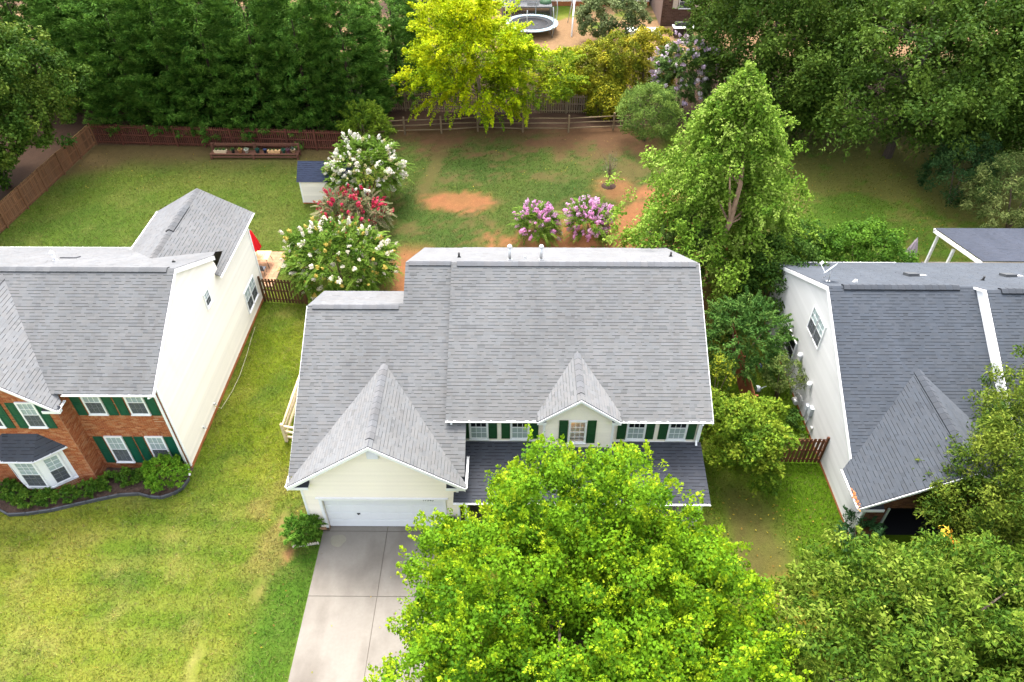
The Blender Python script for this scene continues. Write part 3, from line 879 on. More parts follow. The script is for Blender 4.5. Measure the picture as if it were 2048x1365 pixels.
# ------------------------------------------------------------------ the brick house on the left
def brick_house():
    h = thing('brick_house', 'red brick fronted house with ivory side wall and dark green shutters', 'house', (-18, 27, 0))
    X = (1, 0, 0)
    zf = lambda y: 5.45 + .554 * (y - 20.95)
    ry = 25.95; rz = zf(ry); zr = lambda y: rz - .51 * (y - ry)
    xr = -15.03
    shingle_roof(h, [(-31, 20.95, zf(20.95)), (xr, 20.95, zf(20.95)), (xr, ry, rz), (-31, ry, rz)], X, GREY_L)
    shingle_roof(h, [(-31, ry, rz), (xr, ry, rz), (xr, 29.7, zr(29.7)), (-16, 32.3, zr(32.3)), (-31, 32.3, zr(32.3))], X, (.165, .166, .168))
    # front gable
    gx, gz, gf, gs = -22.55, 8.08, 20.33, .80
    for s in (1, -1):
        ex = gx + s * 3.68; ez = gz - gs * 3.68
        yi = lambda z: 20.95 + (z - 5.45) / .554
        shingle_roof(h, [(gx, gf, gz), (gx, yi(gz), gz), (ex, yi(ez) + .4, ez), (ex, gf, ez)], (0, 1, 0), (.21, .21, .211))
        rake(h, (gx, gf - .01, gz - .035), (ex, gf - .01, ez - .035), -1, (0, -1, 0), hgt=.16)
        eave_return(h, ex - .1 if s < 0 else ex - .62, ex + .62 if s < 0 else ex + .1, gf + .02, gf + .2, ez - .12, GREY_P, 0)
    # rear wing
    wx, wz, ws = -17.6, 6.80, .56
    for s in (1, -1):
        ex = wx + s * (2.74 if s > 0 else 2.6); ez = wz - ws * abs(ex - wx)
        yr = lambda z: ry + (rz - z) / .51
        if s > 0:
            P = [(wx, 35.45, wz), (wx, yr(wz), wz), (-15.15, yr(wz - ws * 2.45), wz - ws * 2.45), (-15.15, 29.4, wz - ws * 2.45), (ex, 29.4, ez), (ex, 35.45, ez)]
        else:
            P = [(wx, 35.45, wz), (wx, yr(wz), wz), (ex, yr(ez), ez), (ex, 35.45, ez)]
        shingle_roof(h, P, (0, 1, 0), (.185, .185, .184) if s > 0 else (.165, .166, .168))
        rake(h, (wx, 35.46, wz - .035), (ex, 35.46, ez - .035), -1, (0, 1, 0))
        if s < 0: gutter(h, (ex, 31.4, ez - .02), (ex, 35.45, ez - .02), (-1, 0, 0))
        else: gutter(h, (ex, 29.4, ez - .02), (ex, 35.45, ez - .02), (1, 0, 0))
    ridge_vent(h, (-31, ry, rz + .01), (-15.35, ry, rz + .01), (0, 1, 0), .53, (.160, .162, .167), name='ridge_vent', w=.2, h=.055)
    ridge_vent(h, (wx, 31.2, wz), (wx, 33.6, wz), (1, 0, 0), .56, (.14, .142, .146), name='ridge_vent', w=.2, h=.07)
    ridge_vent(h, (wx, 28.8, wz - .025), (wx, 31.15, wz - .025), (1, 0, 0), .56, (.150, .150, .151))
    ridge_vent(h, (wx, 33.65, wz - .025), (wx, 35.4, wz - .025), (1, 0, 0), .56, (.150, .150, .151))
    ridge_vent(h, (gx, gf + .1, gz), (gx, 25.6, gz), (1, 0, 0), .8, (.158, .158, .161))
    rake(h, (xr, 20.95, zf(20.95) - .035), (xr, ry, rz - .035), -1, (1, 0, 0), hgt=.20)
    rake(h, (xr, ry, rz - .035), (xr, 29.75, zr(29.75) - .035), -1, (1, 0, 0), hgt=.22)
    gutter(h, (-18.8, 20.94, zf(20.95) - .03), (xr + .05, 20.94, zf(20.95) - .03), (0, -1, 0))
    gutter(h, (-18.85, 20.3, 5.08), (-18.85, 20.93, 5.08), (1, 0, 0))
    gutter(h, (-31, 32.3, zr(32.3) - .03), (-20.3, 32.3, zr(32.3) - .03), (0, 1, 0))
    # side wall in siding
    fe = Frame((-15.12, 0, 0), (0, 1, 0), (0, 0, 1), (1, 0, 0))
    plank_wall(h, fe, [(21.40, .22), (34.7, .22), (34.7, 5.25), (29.9, 5.25), (29.7, 6.0), (ry, 7.95), (21.40, 5.42)], M['ivory'], step=.19)
    MB().box(-15.25, 21.40, 0, -15.085, 34.72, .22).build('foundation', M['foundation_brick'], h)
    MB().box(-15.105, 21.36, .22, -15.06, 21.47, 5.4).build('corner_board', M['white'], h)
    MB().box(-15.105, 34.62, .22, -15.06, 34.73, 5.25).build('corner_board', M['white'], h)
    MB().box(-20.05, 34.6, 0, -15.2, 34.7, 5.248).build('wall', M['ivory'], h)
    MB().prism([(-20.05, 34.6, 5.252), (-15.2, 34.6, 5.25), (wx, 34.6, 6.6)], (0, .1, 0)).build('wall', M['ivory'], h)
    MB().box(-20.05, 31.9, 0, -19.95, 34.6, 5.25).build('wall', M['ivory'], h)
    MB().box(-31, 31.9, 0, -20.052, 32.0, 4.9).build('wall', M['ivory'], h)
    # brick walls
    F = lambda y: Frame((0, y, 0), (1, 0, 0), (0, 0, 1), (0, -1, 0))
    fm, fw = F(21.39), F(20.55)
    brick_wall(h, fm, [(-19.1, 0), (-15.13, 0), (-15.13, 5.36), (-19.1, 5.36)])
    brick_wall(h, fw, [(-26.0, 0), (-19.1, 0), (-19.1, 5.02), (gx, gz - .22), (-26.0, 5.02)])
    fr = Frame((-19.1, 0, 0), (0, 1, 0), (0, 0, 1), (1, 0, 0))
    brick_wall(h, fr, [(20.562, 0), (21.38, 0), (21.38, 5.2), (20.562, 5.05)])
    MB().box(-31, 21.6, 0, -26, 21.7, 5.3).build('wall', M['mortar'], h)
    # windows with shutters; soldier courses above and below
    def soldier(fr_, a, w, z, hgt=.17):
        n = int(w / .075)
        for k in range(n):
            x = a + k * w / n
            c = vary(random.choice(BRICKS), .1)
            MB(c).fbox(fr_, x + .004, z, .012, x + w / n - .006, z + hgt, .024).build('soldier_brick', M['brick'], h)
    for a, b, w, hh in ((-18.38, 3.84, .70, 1.36), (-16.54, 3.84, .70, 1.36), (-18.34, .62, .70, 1.66), (-16.51, .62, .70, 1.66)):
        window(h, fm, a, b, w, hh, blind=(1, .02))
        if b < 2: soldier(fm, a - .1, w + .2, b + hh + .07)
        soldier(fm, a - .1, w + .2, b - .30)
        for sx in (a - .56, a + w + .09):
            shutter(h, fm, sx, b - .13, .40, hh + .14, M['teal'])
    for a in (-20.52, -22.30):
        window(h, fw, a, 3.93, .66, 1.40, blind=(1, .02))
        soldier(fw, a - .1, .86, 5.42); soldier(fw, a - .1, .86, 3.63)
        for sx in (a - .49, a + .72):
            shutter(h, fw, sx, 3.80, .37, 1.52, M['teal'])
    # bay window
    A, B, C, D = (-22.62, 20.55), (-21.80, 19.90), (-20.74, 19.90), (-19.86, 20.55)
    base = [(x, y, 0) for x, y in (A, B, C, D)]
    for (p, q) in ((A, B), (B, C), (C, D)):
        d = (Vector(q) - Vector(p)); L = d.length
        fb = Frame((p[0], p[1], 0), (d.x, d.y, 0), (0, 0, 1), (d.y, -d.x, 0))
        brick_wall(h, fb, [(0, 0), (L, 0), (L, .42), (0, .42)], depth=.1)
        for k in range(int(L / .075)):
            x = k * L / int(L / .075)
            MB(vary(random.choice(BRICKS), .1)).fbox(fb, x + .004, .42, -.02, x + .068, .47, .03).build('soldier_brick', M['brick'], h)
        MB().fbox(fb, .0, .47, -.1, L, 2.62, .004).build('bay_panel', M['white'], h)
        MB().fbox(fb, .0, 2.36, .004, L, 2.62, .03).fbox(fb, 0, .47, .004, L, .55, .05).build('bay_trim', M['white'], h)
        if q == C: window(h, fb, .12, .68, L - .24, 1.60, cols=3, rows=3, blind=(1, .45), sill=False)
        else: window(h, fb, L / 2 - .29, .68, .58, 1.60, cols=2, rows=3, blind=(1, .45), sill=False)
    # bay roof: three slopes down from the wall
    E0, E1, E2, E3 = (-22.95, 20.56, 2.62), (-21.95, 19.68, 2.62), (-20.58, 19.68, 2.62), (-19.55, 20.56, 2.62)
    T0, T1 = (-22.0, 20.56, 3.42), (-20.5, 20.56, 3.42)
    shingle_roof(h, [E1, E2, T1, T0], X, GREY_P, thick=.05)
    shingle_roof(h, [E2, E3, T1], (Vector(E3) - Vector(E2)), GREY_P, thick=.05)
    shingle_roof(h, [E0, E1, T0], (Vector(E1) - Vector(E0)), GREY_P, thick=.05)
    for p, q in ((E0, E1), (E1, E2), (E2, E3)):
        d = Vector(q) - Vector(p); o = Vector((d.y, -d.x, 0)).normalized()
        gutter(h, Vector(p) - Vector((0, 0, .01)), Vector(q) - Vector((0, 0, .01)), o)
    # downspout with elbow at the right corner
    downspout(h, [(-15.2, 20.85, 5.30), (-15.2, 21.30, 5.05), (-15.2, 21.30, .25), (-15.05, 20.95, .06)])
    # side windows
    window(h, fe, 31.83, .98, .80, 1.26, cols=2, rows=2, blind=(1, .5))
    window(h, fe, 32.72, .98, .80, 1.26, cols=2, rows=2, blind=(1, .5))
    window(h, fe, 27.62, 4.70, .54, .72, cols=2, rows=2, blind=(1, .5))
    for y, z in ((23.4, .55), (25.0, .5)):
        MB().box(-15.11, y, z, -15.02, y + .12, z + .1).tube([(-15.02, y + .06, z + .02), (-14.93, y + .06, z - .05)], .02, 6).build('hose_tap', M['metal'], h)
    # vents on the back slope
    vent_pipe(h, -21.62, 27.9, zr(27.9), .07, .42, M['white'], True)
    vent_pipe(h, -15.9, 27.6, zr(27.6), .05, .12, M['black'])
    for x, y in ((-21.9, 29.0), (-26.5, 28.9)):
        fr2 = Frame((x, y, zr(y)), (1, 0, 0), (0, -1, .51), (0, .51, 1))
        MB((.16, .16, .165)).fbox(fr2, 0, 0, 0, .75, .45, .07).fbox(fr2, .75, 0, 0, 1.5, .45, .01).build('roof_vent', M['cap'], h)
    finish_pieces(h)
M['foundation_brick'] = mat('orange_foundation_brick', (.36, .13, .05), .9, .1, noise=[(5, .2), (30, .2)])
brick_house()

# ------------------------------------------------------------------ the grey sided house on the right
def grey_house():
    h = thing('house', 'pale grey sided house with blue grey roof and dark open garage', 'house', (20, 25, 0))
    X = (1, 0, 0)
    zf = lambda y: 2.64 + .60 * (y - 19.42)
    ry = 26.56; rz = zf(ry); zr = lambda y, o=0: rz + o - .50 * (y - ry)
    xl, xs, xr, up = 14.30, 21.0, 33.0, .80
    ry2 = ry - .727; rz2 = rz + .5 * .727
    shingle_roof(h, [(xl, 19.40, zf(19.40)), (xs, 19.40, zf(19.40)), (xs, ry, rz), (xl, ry, rz)], X, GREY_R)
    shingle_roof(h, [(xl, ry, rz), (xs, ry, rz), (xs, 32.9, zr(32.9)), (xl, 32.9, zr(32.9))], X, (.074, .083, .097))
    shingle_roof(h, [(xs, 19.4, zf(19.4) + up), (xr, 19.4, zf(19.4) + up), (xr, ry2, rz2), (xs, ry2, rz2)], X, GREY_R)
    shingle_roof(h, [(xs, ry2, rz2), (xr, ry2, rz2), (xr, 32.9, zr(32.9)), (xs, 32.9, zr(32.9))], X, (.074, .083, .097))
    # white step between the two roofs
    MB().prism([(xs - .02, 19.4, zf(19.4) - .05), (xs - .02, ry, rz - .05), (xs - .02, ry2, rz2 - .05), (xs - .02, 19.4, zf(19.4) + up - .05)], (.2, 0, 0)).build('gable_step', M['white'], h)
    rake(h, (xs - .03, 19.4, zf(19.4) + up - .0), (xs - .03, ry2, rz2), -1, (-1, 0, 0), th=.10, hgt=.14)
    rake(h, (xs - .03, ry2, rz2 - .02), (xs - .03, ry2 + .9, rz2 - .47), -1, (-1, 0, 0), th=.10, hgt=.10)
    ridge_vent(h, (14.95, ry, rz + .01), (20.2, ry, rz + .01), (0, 1, 0), .55, (.070, .077, .089), name='ridge_vent', w=.2, h=.07)
    ridge_vent(h, (21.6, ry2, rz2 + .01), (32, ry2, rz2 + .01), (0, 1, 0), .55, (.070, .077, .089), name='ridge_vent', w=.2, h=.07)
    rake(h, (xl, 19.5, zf(19.5) - .035), (xl, ry, rz - .035), -1, (-1, 0, 0), hgt=.2)
    rake(h, (xl, ry, rz - .035), (xl, 32.9, zr(32.9) - .035), -1, (-1, 0, 0), hgt=.2)
    gutter(h, (xl, 32.9, zr(32.9) - .03), (xs, 32.9, zr(32.9) - .03), (0, 1, 0))
    # garage wing
    gx, gz, gf, gs = 17.72, 4.92, 17.52, .605
    for s in (-1, 1):
        ex = gx + s * 3.83; ez = gz - gs * 3.83
        yi = lambda z: 19.42 + (z - 2.64) / .60
        shingle_roof(h, [(gx, gf, gz), (gx, yi(gz), gz), (ex, yi(ez) + .12, ez), (ex, gf, ez)], (0, 1, 0), (.076, .085, .099))
        rake(h, (gx, gf - .01, gz - .035), (ex, gf - .01, ez - .035), -1, (0, -1, 0), hgt=.13, name='rake_board')
        gutter(h, (ex, gf, ez - .02), (ex, 19.5, ez - .02), (s, 0, 0))
    ridge_vent(h, (gx, gf + .8, gz), (gx, 23.1, gz), (1, 0, 0), .6, (.070, .077, .089), name='ridge_vent', w=.2, h=.06)
    eave_return(h, 13.92, 14.95, gf + .02, gf + .3, 2.44, GREY_P, 0)
    # walls
    fs = Frame((14.40, 0, 0), (0, -1, 0), (0, 0, 1), (-1, 0, 0))
    plank_wall(h, fs, [(-32.6, .15), (-17.86, .15), (-17.86, 2.35), (-19.4, 2.45), (-ry, 6.72), (-32.6, 3.72)], M['grey_siding'], step=.19)
    MB().box(14.37, 17.86, 0, 14.5, 32.6, .15).build('foundation', M['foundation_brick'], h)
    MB().box(14.36, 17.82, .15, 14.42, 17.93, 2.35).build('corner_board', M['white'], h)
    F = Frame((0, 17.88, 0), (1, 0, 0), (0, 0, 1), (0, -1, 0))
    brick_wall(h, F, [(14.43, 0), (21.2, 0), (21.2, 2.5), (gx, gz - .2), (14.43, 2.5)], [(15.42, -.01, 20.3, 2.12)], DARK_BRICKS, M['mortar_dark'])
    for x0 in (15.34, 20.3): MB().box(x0, 17.80, 0, x0 + .08, 17.99, 2.12).build('garage_trim', M['grey_metal'], h)
    MB().box(14.6, 23.0, 0, 21.1, 23.1, 2.6).box(14.52, 18.0, 0, 14.6, 23, 2.5).box(21.0, 18.0, 0, 21.1, 23, 2.5).box(14.6, 18, 2.5, 21, 23, 2.56).box(14.6, 18, .0, 21, 23, .02).build('garage_interior', M['dark'], h)
    MB().box(xs, 19.9, 0, xr, 20.0, 3.0).build('wall', M['grey_siding'], h)
    MB().box(14.5, 32.5, 0, xr, 32.6, 3.5).build('wall', M['grey_siding'], h)
    # windows on the side wall
    window(h, fs, -27.24, 3.90, .76, 1.30, cols=2, rows=2, blind=(1, .5), sill=False)
    window(h, fs, -26.42, 3.90, .76, 1.30, cols=2, rows=2, blind=(1, .5), sill=False)
    window(h, fs, -28.82, 1.22, 1.08, 1.08, cols=1, rows=1, blind=(0, 0), sill=False)
    for y, z in ((26.85, 2.35), (25.05, 2.1)):
        MB().lathe((14.28, y, z), [(.001, .16), (.11, .12), (.13, .02), (.13, -.06), (.10, -.07)], 12).box(14.28, y - .05, z - .25, 14.385, y + .05, z + .02).build('vent_hood', M['white'], h)
    MB().lathe((14.22, 25.75, 1.85), [(.001, .20), (.05, .17), (.13, -.02), (.13, -.06)], 10).box(14.2, 25.73, 1.95, 14.39, 25.78, 2.02).build('wall_lamp', M['black'], h)
    # meters and conduits low on the side wall
    for y, z, w, hh, d, m in ((24.0, .95, .28, .5, .16, 'grey_metal'), (24.45, .8, .24, .36, .14, 'grey_metal'), (23.5, .45, .16, .22, .1, 'metal')):
        MB().box(14.382 - d, y, z, 14.382, y + w, z + hh).tube([(14.34, y + w / 2, z), (14.34, y + w / 2, .05)], .025, 8).build('utility_box', M[m], h)
    MB().tube([(14.3, 25.1, .05), (14.3, 25.1, .75), (14.3, 25.4, .9), (14.3, 25.8, .75), (14.3, 25.9, .5)], .03, 8).tube([(14.15, 25.35, .45), (14.15, 25.7, .45)], .13, 12).tube([(14.2, 26.3, .2), (14.2, 26.3, .75)], .07, 10).build('gas_meter', M['metal'], h)
    # rear porch with white posts
    shingle_roof(h, [(25.9, 33.2, 3.68), (36, 33.2, 3.68), (36, 38.3, 2.55), (25.9, 38.3, 2.55)], X, (.058, .065, .085))
    MB().box(25.85, 38.2, 2.36, 36, 38.36, 2.50).build('porch_fascia', M['white'], h)
    rake(h, (25.9, 33.2, 3.6), (25.9, 38.3, 2.47), -1, (-1, 0, 0), th=.05, hgt=.22)
    for x, y in ((26.05, 38.0), (26.05, 36.1), (26.05, 34.4), (29.5, 38.0), (33, 38.0)):
        MB().box(x, y, 0, x + .14, y + .14, 2.42).build('porch_post', M['white'], h)
    MB().box(25.9, 33, 0, 36, 38.2, .1).build('porch_floor', M['concrete'], h)
    # vents on the back slope
    vent_pipe(h, 15.98, 27.5, zr(27.5), .07, .13, M['metal'])
    vent_pipe(h, 22.3, 28.0, zr(28.0), .05, .25, M['black'])
    for x, y, o in ((19.3, 29.4, 0), (24.0, 29.3, 0)):
        fr2 = Frame((x, y, zr(y, o)), (1, 0, 0), (0, -1, .5), (0, .5, 1))
        MB((.09, .095, .10)).fbox(fr2, 0, 0, 0, .55, .55, .14).fbox(fr2, .55, 0, 0, 1.05, .3, .03, (.5, .5, .5)).build('roof_vent', M['cap'], h)
    mb = MB()
    for k in range(46):
        p = Vector((13.88 + random.gauss(0, .045), 18.0 + random.gauss(0, .22), 2.62 + random.random() * .05)); a = random.uniform(0, 6.28)
        e, f = Vector((math.cos(a), math.sin(a), random.uniform(-.4, .4))) * .06, Vector((-math.sin(a), math.cos(a), random.uniform(-.4, .4))) * .035
        mb.face([p - e, p + f, p + e, p - f], vary((.45, .17, .06), .3))
    mb.build('fallen_leaves', M['petal'], h, kind='stuff')
    finish_pieces(h)
    d = thing('satellite_dish', 'grey satellite dish on the back slope of the grey sided house', 'dish', (14.75, 27.6, zr(27.6)))
    z = zr(27.6)
    MB().tube([(14.75, 27.6, z), (14.75, 27.6, z + .35), (14.75, 27.7, z + .55)], .025, 8).box(14.65, 27.5, z - .02, 14.85, 27.7, z + .02).tube([(14.6, 27.9, z), (14.75, 27.65, z + .4)], .015, 6).build('mast', M['metal'], d)
    mb = MB(); nn = Vector((-.6, .6, .53)).normalized(); vv = nn.cross(Vector((-.37, -.69, .5))).normalized()
    if vv.x < 0: vv = -vv
    fr = Frame((14.80, 27.72, z + .60), vv.cross(nn), vv, nn)
    n = 16
    ring = lambda rr, dd: [fr.p(math.cos(2 * math.pi * k / n) * rr, math.sin(2 * math.pi * k / n) * rr * 1.08, dd) for k in range(n)]
    r0, r1, r2 = ring(.02, 0), ring(.21, .03), ring(.36, .09)
    for a, b in ((r0, r1), (r1, r2)):
        for k in range(n): mb.face([a[k], a[(k + 1) % n], b[(k + 1) % n], b[k]], smooth=True)
    mb.build('reflector', M['grey_metal'], d)
    q = fr.p(0, -.30, .06); e = fr.p(0, -.22, .52)
    MB().tube([q, e], .014, 6).bar(e, e + fr.n * .02 + fr.v * .16, .09, .09).build('feed_arm', M['white'], d)
grey_house()

# ------------------------------------------------------------------ planting bed of the brick house
def bed():
    edge = [(-24.5, 19.3), (-23.6, 19.15), (-22.82, 18.98), (-22.30, 18.72), (-21.5, 18.78), (-20.5, 18.98), (-19.6, 19.28), (-18.67, 19.56), (-17.8, 19.82), (-17.0, 19.88), (-16.4, 19.72), (-15.9, 19.68), (-15.4, 19.92), (-15.12, 20.2), (-15.0, 20.75)]
    inner = [(-15.0, 21.4), (-24.5, 21.4)]
    # fine sheet so that the mulch has relief
    xs = np.arange(-24.5, -14.95, .12); V, F = [], []
    ex, ey = np.array([p[0] for p in edge]), np.array([p[1] for p in edge])
    n = 18
    for x in xs:
        y0 = np.interp(x, ex, ey) + .02
        for k in range(n): V.append((x, y0 + (21.45 - y0) * k / (n - 1), 0))
    V = np.array(V); V[:, 2] = .05 + .05 * fbm(V[:, 0], V[:, 1], 2.5, 61)
    for i in range(len(xs) - 1):
        for k in range(n - 1): F.append((i * n + k, (i + 1) * n + k, (i + 1) * n + k + 1, i * n + k + 1))
    c = np.array([(.085, .055, .042)] * len(F)) * (.75 + .5 * RNG.random((len(F), 1)))
    o = put('mulch_bed', np_mesh('mulch_bed', V, F, M['mulch'], c, smooth=True)); o['kind'] = 'structure'
    t = thing('garden_edging', 'dark plastic edging curving round the mulch bed of the brick house', 'edging', (-19, 19.3, 0))
    for p, q in zip(edge, edge[1:]):
        d = Vector((*q, 0)) - Vector((*p, 0)); m = max(1, int(d.length / .55 + .5))
        for k in range(m):
            a = Vector((*p, .06)) + d * (k / m); b = Vector((*p, .06)) + d * ((k + 1) / m) - d.normalized() * .008
            mb = MB(vary((.075, .078, .085), .1)); mb.bar(a, b, .035, .2); mb.tube([a + Vector((0, 0, .1)), b + Vector((0, 0, .1))], .045, 8)
            mb.build('edging_segment', M['plain'], t)
bed()

# ------------------------------------------------------------------ fences
def picket_fence(label, p, q, h, pw, gap, col, rails=3, side=1, base=0.05, dog=True, both=False, name='picket_fence', jit=.02, post_step=2.4, group=None, tops=None):
    p, q = Vector((*p, 0)), Vector((*q, 0)); d = q - p; L = d.length; u = d.normalized()
    t = thing(name, label, 'fence', p, group)
    fr = Frame(p, u, (0, 0, 1), Vector((u.y, -u.x, 0)) * side)
    n = int(L / post_step + .5)
    for k in range(n + 1):
        a = L * k / n
        MB(vary(col, .1)).fbox(fr, a - .05, 0, .03, a + .05, h + .06, .13).build('post', M['wood_brown'], t)
    for r in range(rails):
        z = .2 + (h - .45) * r / (rails - 1)
        for k in range(n):
            MB(vary(tuple(c * 1.1 for c in col), .12)).fbox(fr, L * k / n + .05, z, .022, L * (k + 1) / n - .05, z + .085, .06).build('rail', M['wood_brown'], t)
    a = 0; i = 0
    while a < L - pw:
        hh = h + random.uniform(-jit, jit); c = vary(col, .2, .05)
        mb = MB(c)
        n0 = 0.0 if not (both and i % 2) else .065
        w2 = pw; lean = random.uniform(-.01, .01)
        pr = [(a, base), (a + w2, base), (a + w2 + lean, hh - .05), (a + w2 * .72 + lean, hh), (a + w2 * .28 + lean, hh), (a + lean, hh - .05)] if dog else [(a, base), (a + w2, base), (a + w2 + lean, hh), (a + lean, hh)]
        mb.prism([fr.p(x, z, n0) for x, z in pr], fr.n * .02)
        if tops: mb.fbox(fr, a + lean, hh - .001, n0 - .001, a + w2 + lean, hh + .006, n0 + .021, tops)
        mb.build('picket', M['wood_brown'], t)
        a += pw + gap; i += 1
    return t
BROWN = (.105, .048, .028)
picket_fence('brown wooden privacy fence down the far side of the brick house lawn', (-34.95, 37.0), (-34.0, 54.3), 1.75, .125, .03, (.17, .085, .042), side=1, tops=(.30, .20, .07))
picket_fence('dark red brown picket fence under the tall cypress trees', (-34.0, 54.45), (-13.6, 53.35), 1.70, .09, .075, (.11, .040, .026), side=1, both=False)
picket_fence('short brown fence panel between brick house and white flowered tree', (-15.0, 33.95), (-12.4, 33.7), 1.75, .12, .07, (.085, .045, .022), side=-1, dog=False)
picket_fence('weathered grey picket fence behind the split rail fence', (-12, 61.0), (9, 60.3), 1.7, .10, .10, (.21, .16, .10), side=1)
picket_fence('reddish brown fence between cream house and feathery evergreen', (11.62, 24.6), (11.75, 30.2), 1.75, .14, .012, (.16, .055, .025), side=1, dog=False)
picket_fence('dark brown fence panel beside the yellow green tree and grey wall', (12.35, 21.95), (14.33, 21.9), 1.70, .13, .06, (.12, .05, .028), side=-1, dog=False)

def rail_fence(label, pts, h, col, r, zs, cat='fence', posts=True):
    t = thing('rail_fence', label, cat, (pts[0][0], pts[0][1], 0))
    for x, y in pts:
        MB(vary(col, .1)).box(x - .07, y - .07, 0, x + .07, y + .07, h).build('post', M['wood_raw'], t)
    for (x0, y0), (x1, y1) in zip(pts, pts[1:]):
        for z in zs:
            j = random.uniform(-.04, .04)
            mid = Vector(((x0 + x1) / 2, (y0 + y1) / 2, z + j * .5))
            MB(vary(col, .14)).tube([(x0, y0, z + j), mid, (x1, y1, z - j)], [r * .75, r, r * .75], 8).build('rail', M['wood_raw'], t)
    return t
rail_fence('pale log rail fence at the garage side of the cream house', [(-8.9, 22.7), (-11.08, 23.1), (-11.0, 27.55)], 1.25, (.50, .40, .26), .075, (.35, .72, 1.08))
rail_fence('weathered split rail fence across the back of the clay yard', [(-12.2, 55.9), (-9.2, 56.3), (-6.2, 56.5), (-3.2, 56.9), (.55, 56.75), (4.35, 56.75), (8.1, 57.2), (11.8, 57.4)], 1.5, (.17, .125, .07), .06, (.35, .8, 1.22))

# ------------------------------------------------------------------ back yard things
def shed():
    t = thing('garden_shed', 'small white shed with dark blue shingle roof by the white flowered tree', 'shed', (-13.3, 46, 0))
    x0, x1, y0, y1 = -15.15, -11.6, 45.25, 47.3
    F = Frame((0, y0, 0), (1, 0, 0), (0, 0, 1), (0, -1, 0))
    plank_wall(t, F, [(x0, .1), (x1, .1), (x1, 1.86), (x0, 1.86)], M['ivory'], step=.14)
    F2 = Frame((x0, 0, 0), (0, -1, 0), (0, 0, 1), (-1, 0, 0))
    plank_wall(t, F2, [(-y1, .1), (-y0, .1), (-y0, 1.86), (-(y0 + y1) / 2, 2.7), (-y1, 1.86)], M['ivory'], step=.14)
    MB().box(x1 - .02, y0, .1, x1, y1, 1.86).box(x0, y1 - .02, .1, x1, y1, 1.86).build('wall', M['ivory'], t)
    MB().box(x0 - .01, y0 - .01, 0, x1, y1, .1).build('skid', M['foundation_brick'], t)
    MB().box(x0 - .02, y0 - .03, .1, x0 + .07, y0 + .01, 1.86).build('corner_board', M['white'], t)
    ym, zt = (y0 + y1) / 2, 2.80
    shingle_roof(t, [(x0 - .14, y0 - .16, 1.82), (x1 + .14, y0 - .16, 1.82), (x1 + .14, ym, zt), (x0 - .14, ym, zt)], (1, 0, 0), (.036, .047, .082), thick=.04)
    shingle_roof(t, [(x0 - .14, y1 + .16, 1.82), (x1 + .14, y1 + .16, 1.82), (x1 + .14, ym, zt), (x0 - .14, ym, zt)], (1, 0, 0), (.036, .047, .082), thick=.04)
    finish_pieces(t)
shed()

def umbrella(label, x, y, col, h=2.35, r=.30, z0=.0):
    t = thing('patio_umbrella', label, 'umbrella', (x, y, 0))
    MB((.2, .2, .2)).tube([(x, y, z0), (x, y, h + .1)], .022, 8).build('pole', M['plain'], t)
    mb = MB(col); n = 16
    prof = [(.03, h + .05), (.10, h - .15), (r * .75, h - .8), (r, h - 1.25), (r * .8, h - 1.35)]
    rings = [[(x + rr * (1 + .35 * (k % 2) * (1 if i > 1 else .3)) * math.cos(2 * math.pi * k / n), y + rr * (1 + .35 * (k % 2) * (1 if i > 1 else .3)) * math.sin(2 * math.pi * k / n), z) for k in range(n)] for i, (rr, z) in enumerate(prof)]
    for a, b in zip(rings, rings[1:]):
        for k in range(n): mb.face([a[k], a[(k + 1) % n], b[(k + 1) % n], b[k]], vary(col, .08))
    mb.build('canopy', M['fabric'], t)
    MB((.3, .3, .3)).lathe((x, y, h + .05), [(.03, 0), (.035, .04), (.001, .08)], 8).build('finial', M['plain'], t)
    return t
umbrella('closed bright red patio umbrella beside the brick house', -16.3, 37.75, (.62, .012, .02), 2.55, .30, .12)
umbrella('closed pale mauve patio umbrella behind the grey house', 24.6, 37.6, (.33, .27, .31), 2.2, .30)
def patio():
    o = MB().box(-16.6, 35.4, -.05, -14.85, 39.2, .03).build('patio', M['joint']); o['kind'] = 'structure'
    for i in range(12):
        for j in range(6):
            x = -16.55 + j * .28; y = 35.45 + i * .31
            MB(vary((.30, .17, .10), .15)).box(x, y, 0, x + .27, y + .30, .045).build('paver', M['brick_paver'], o)
    t = thing('patio_table', 'pale wooden patio table at the foot of the red umbrella', 'table', (-16.0, 37.75, 0))
    for k in range(6):
        MB(vary((.52, .34, .17), .08)).box(-16.48 + k * .165, 37.25, .71, -16.325 + k * .165, 38.25, .745).build('slat', M['plain'], t)
    for sx in (-.4, .4):
        for sy in (-.4, .4): MB((.05, .05, .05)).tube([(-16.0 + sx * 1.1, 37.75 + sy * 1.1, .045), (-16 + sx * .8, 37.75 + sy * .8, .71)], .018, 6).build('leg', M['plain'], t)
    t = thing('patio_chair', 'dark metal chair tucked under the pale patio table', 'chair', (-15.85, 36.7, 0))
    MB((.05, .055, .07)).box(-16.05, 36.5, .42, -15.6, 36.95, .46).build('seat', M['plain'], t)
    MB((.05, .055, .07)).hexa([(-16.05, 36.47, .46), (-15.6, 36.47, .46), (-15.6, 36.5, .46), (-16.05, 36.5, .46), (-16.05, 36.36, .9), (-15.6, 36.36, .9), (-15.6, 36.39, .9), (-16.05, 36.39, .9)]).build('backrest', M['plain'], t)
    for x in (-16.03, -15.62):
        for y in (36.52, 36.93): MB((.05, .05, .06)).tube([(x, y, .045), (x, y, .42)], .014, 6).build('leg', M['plain'], t)
patio()

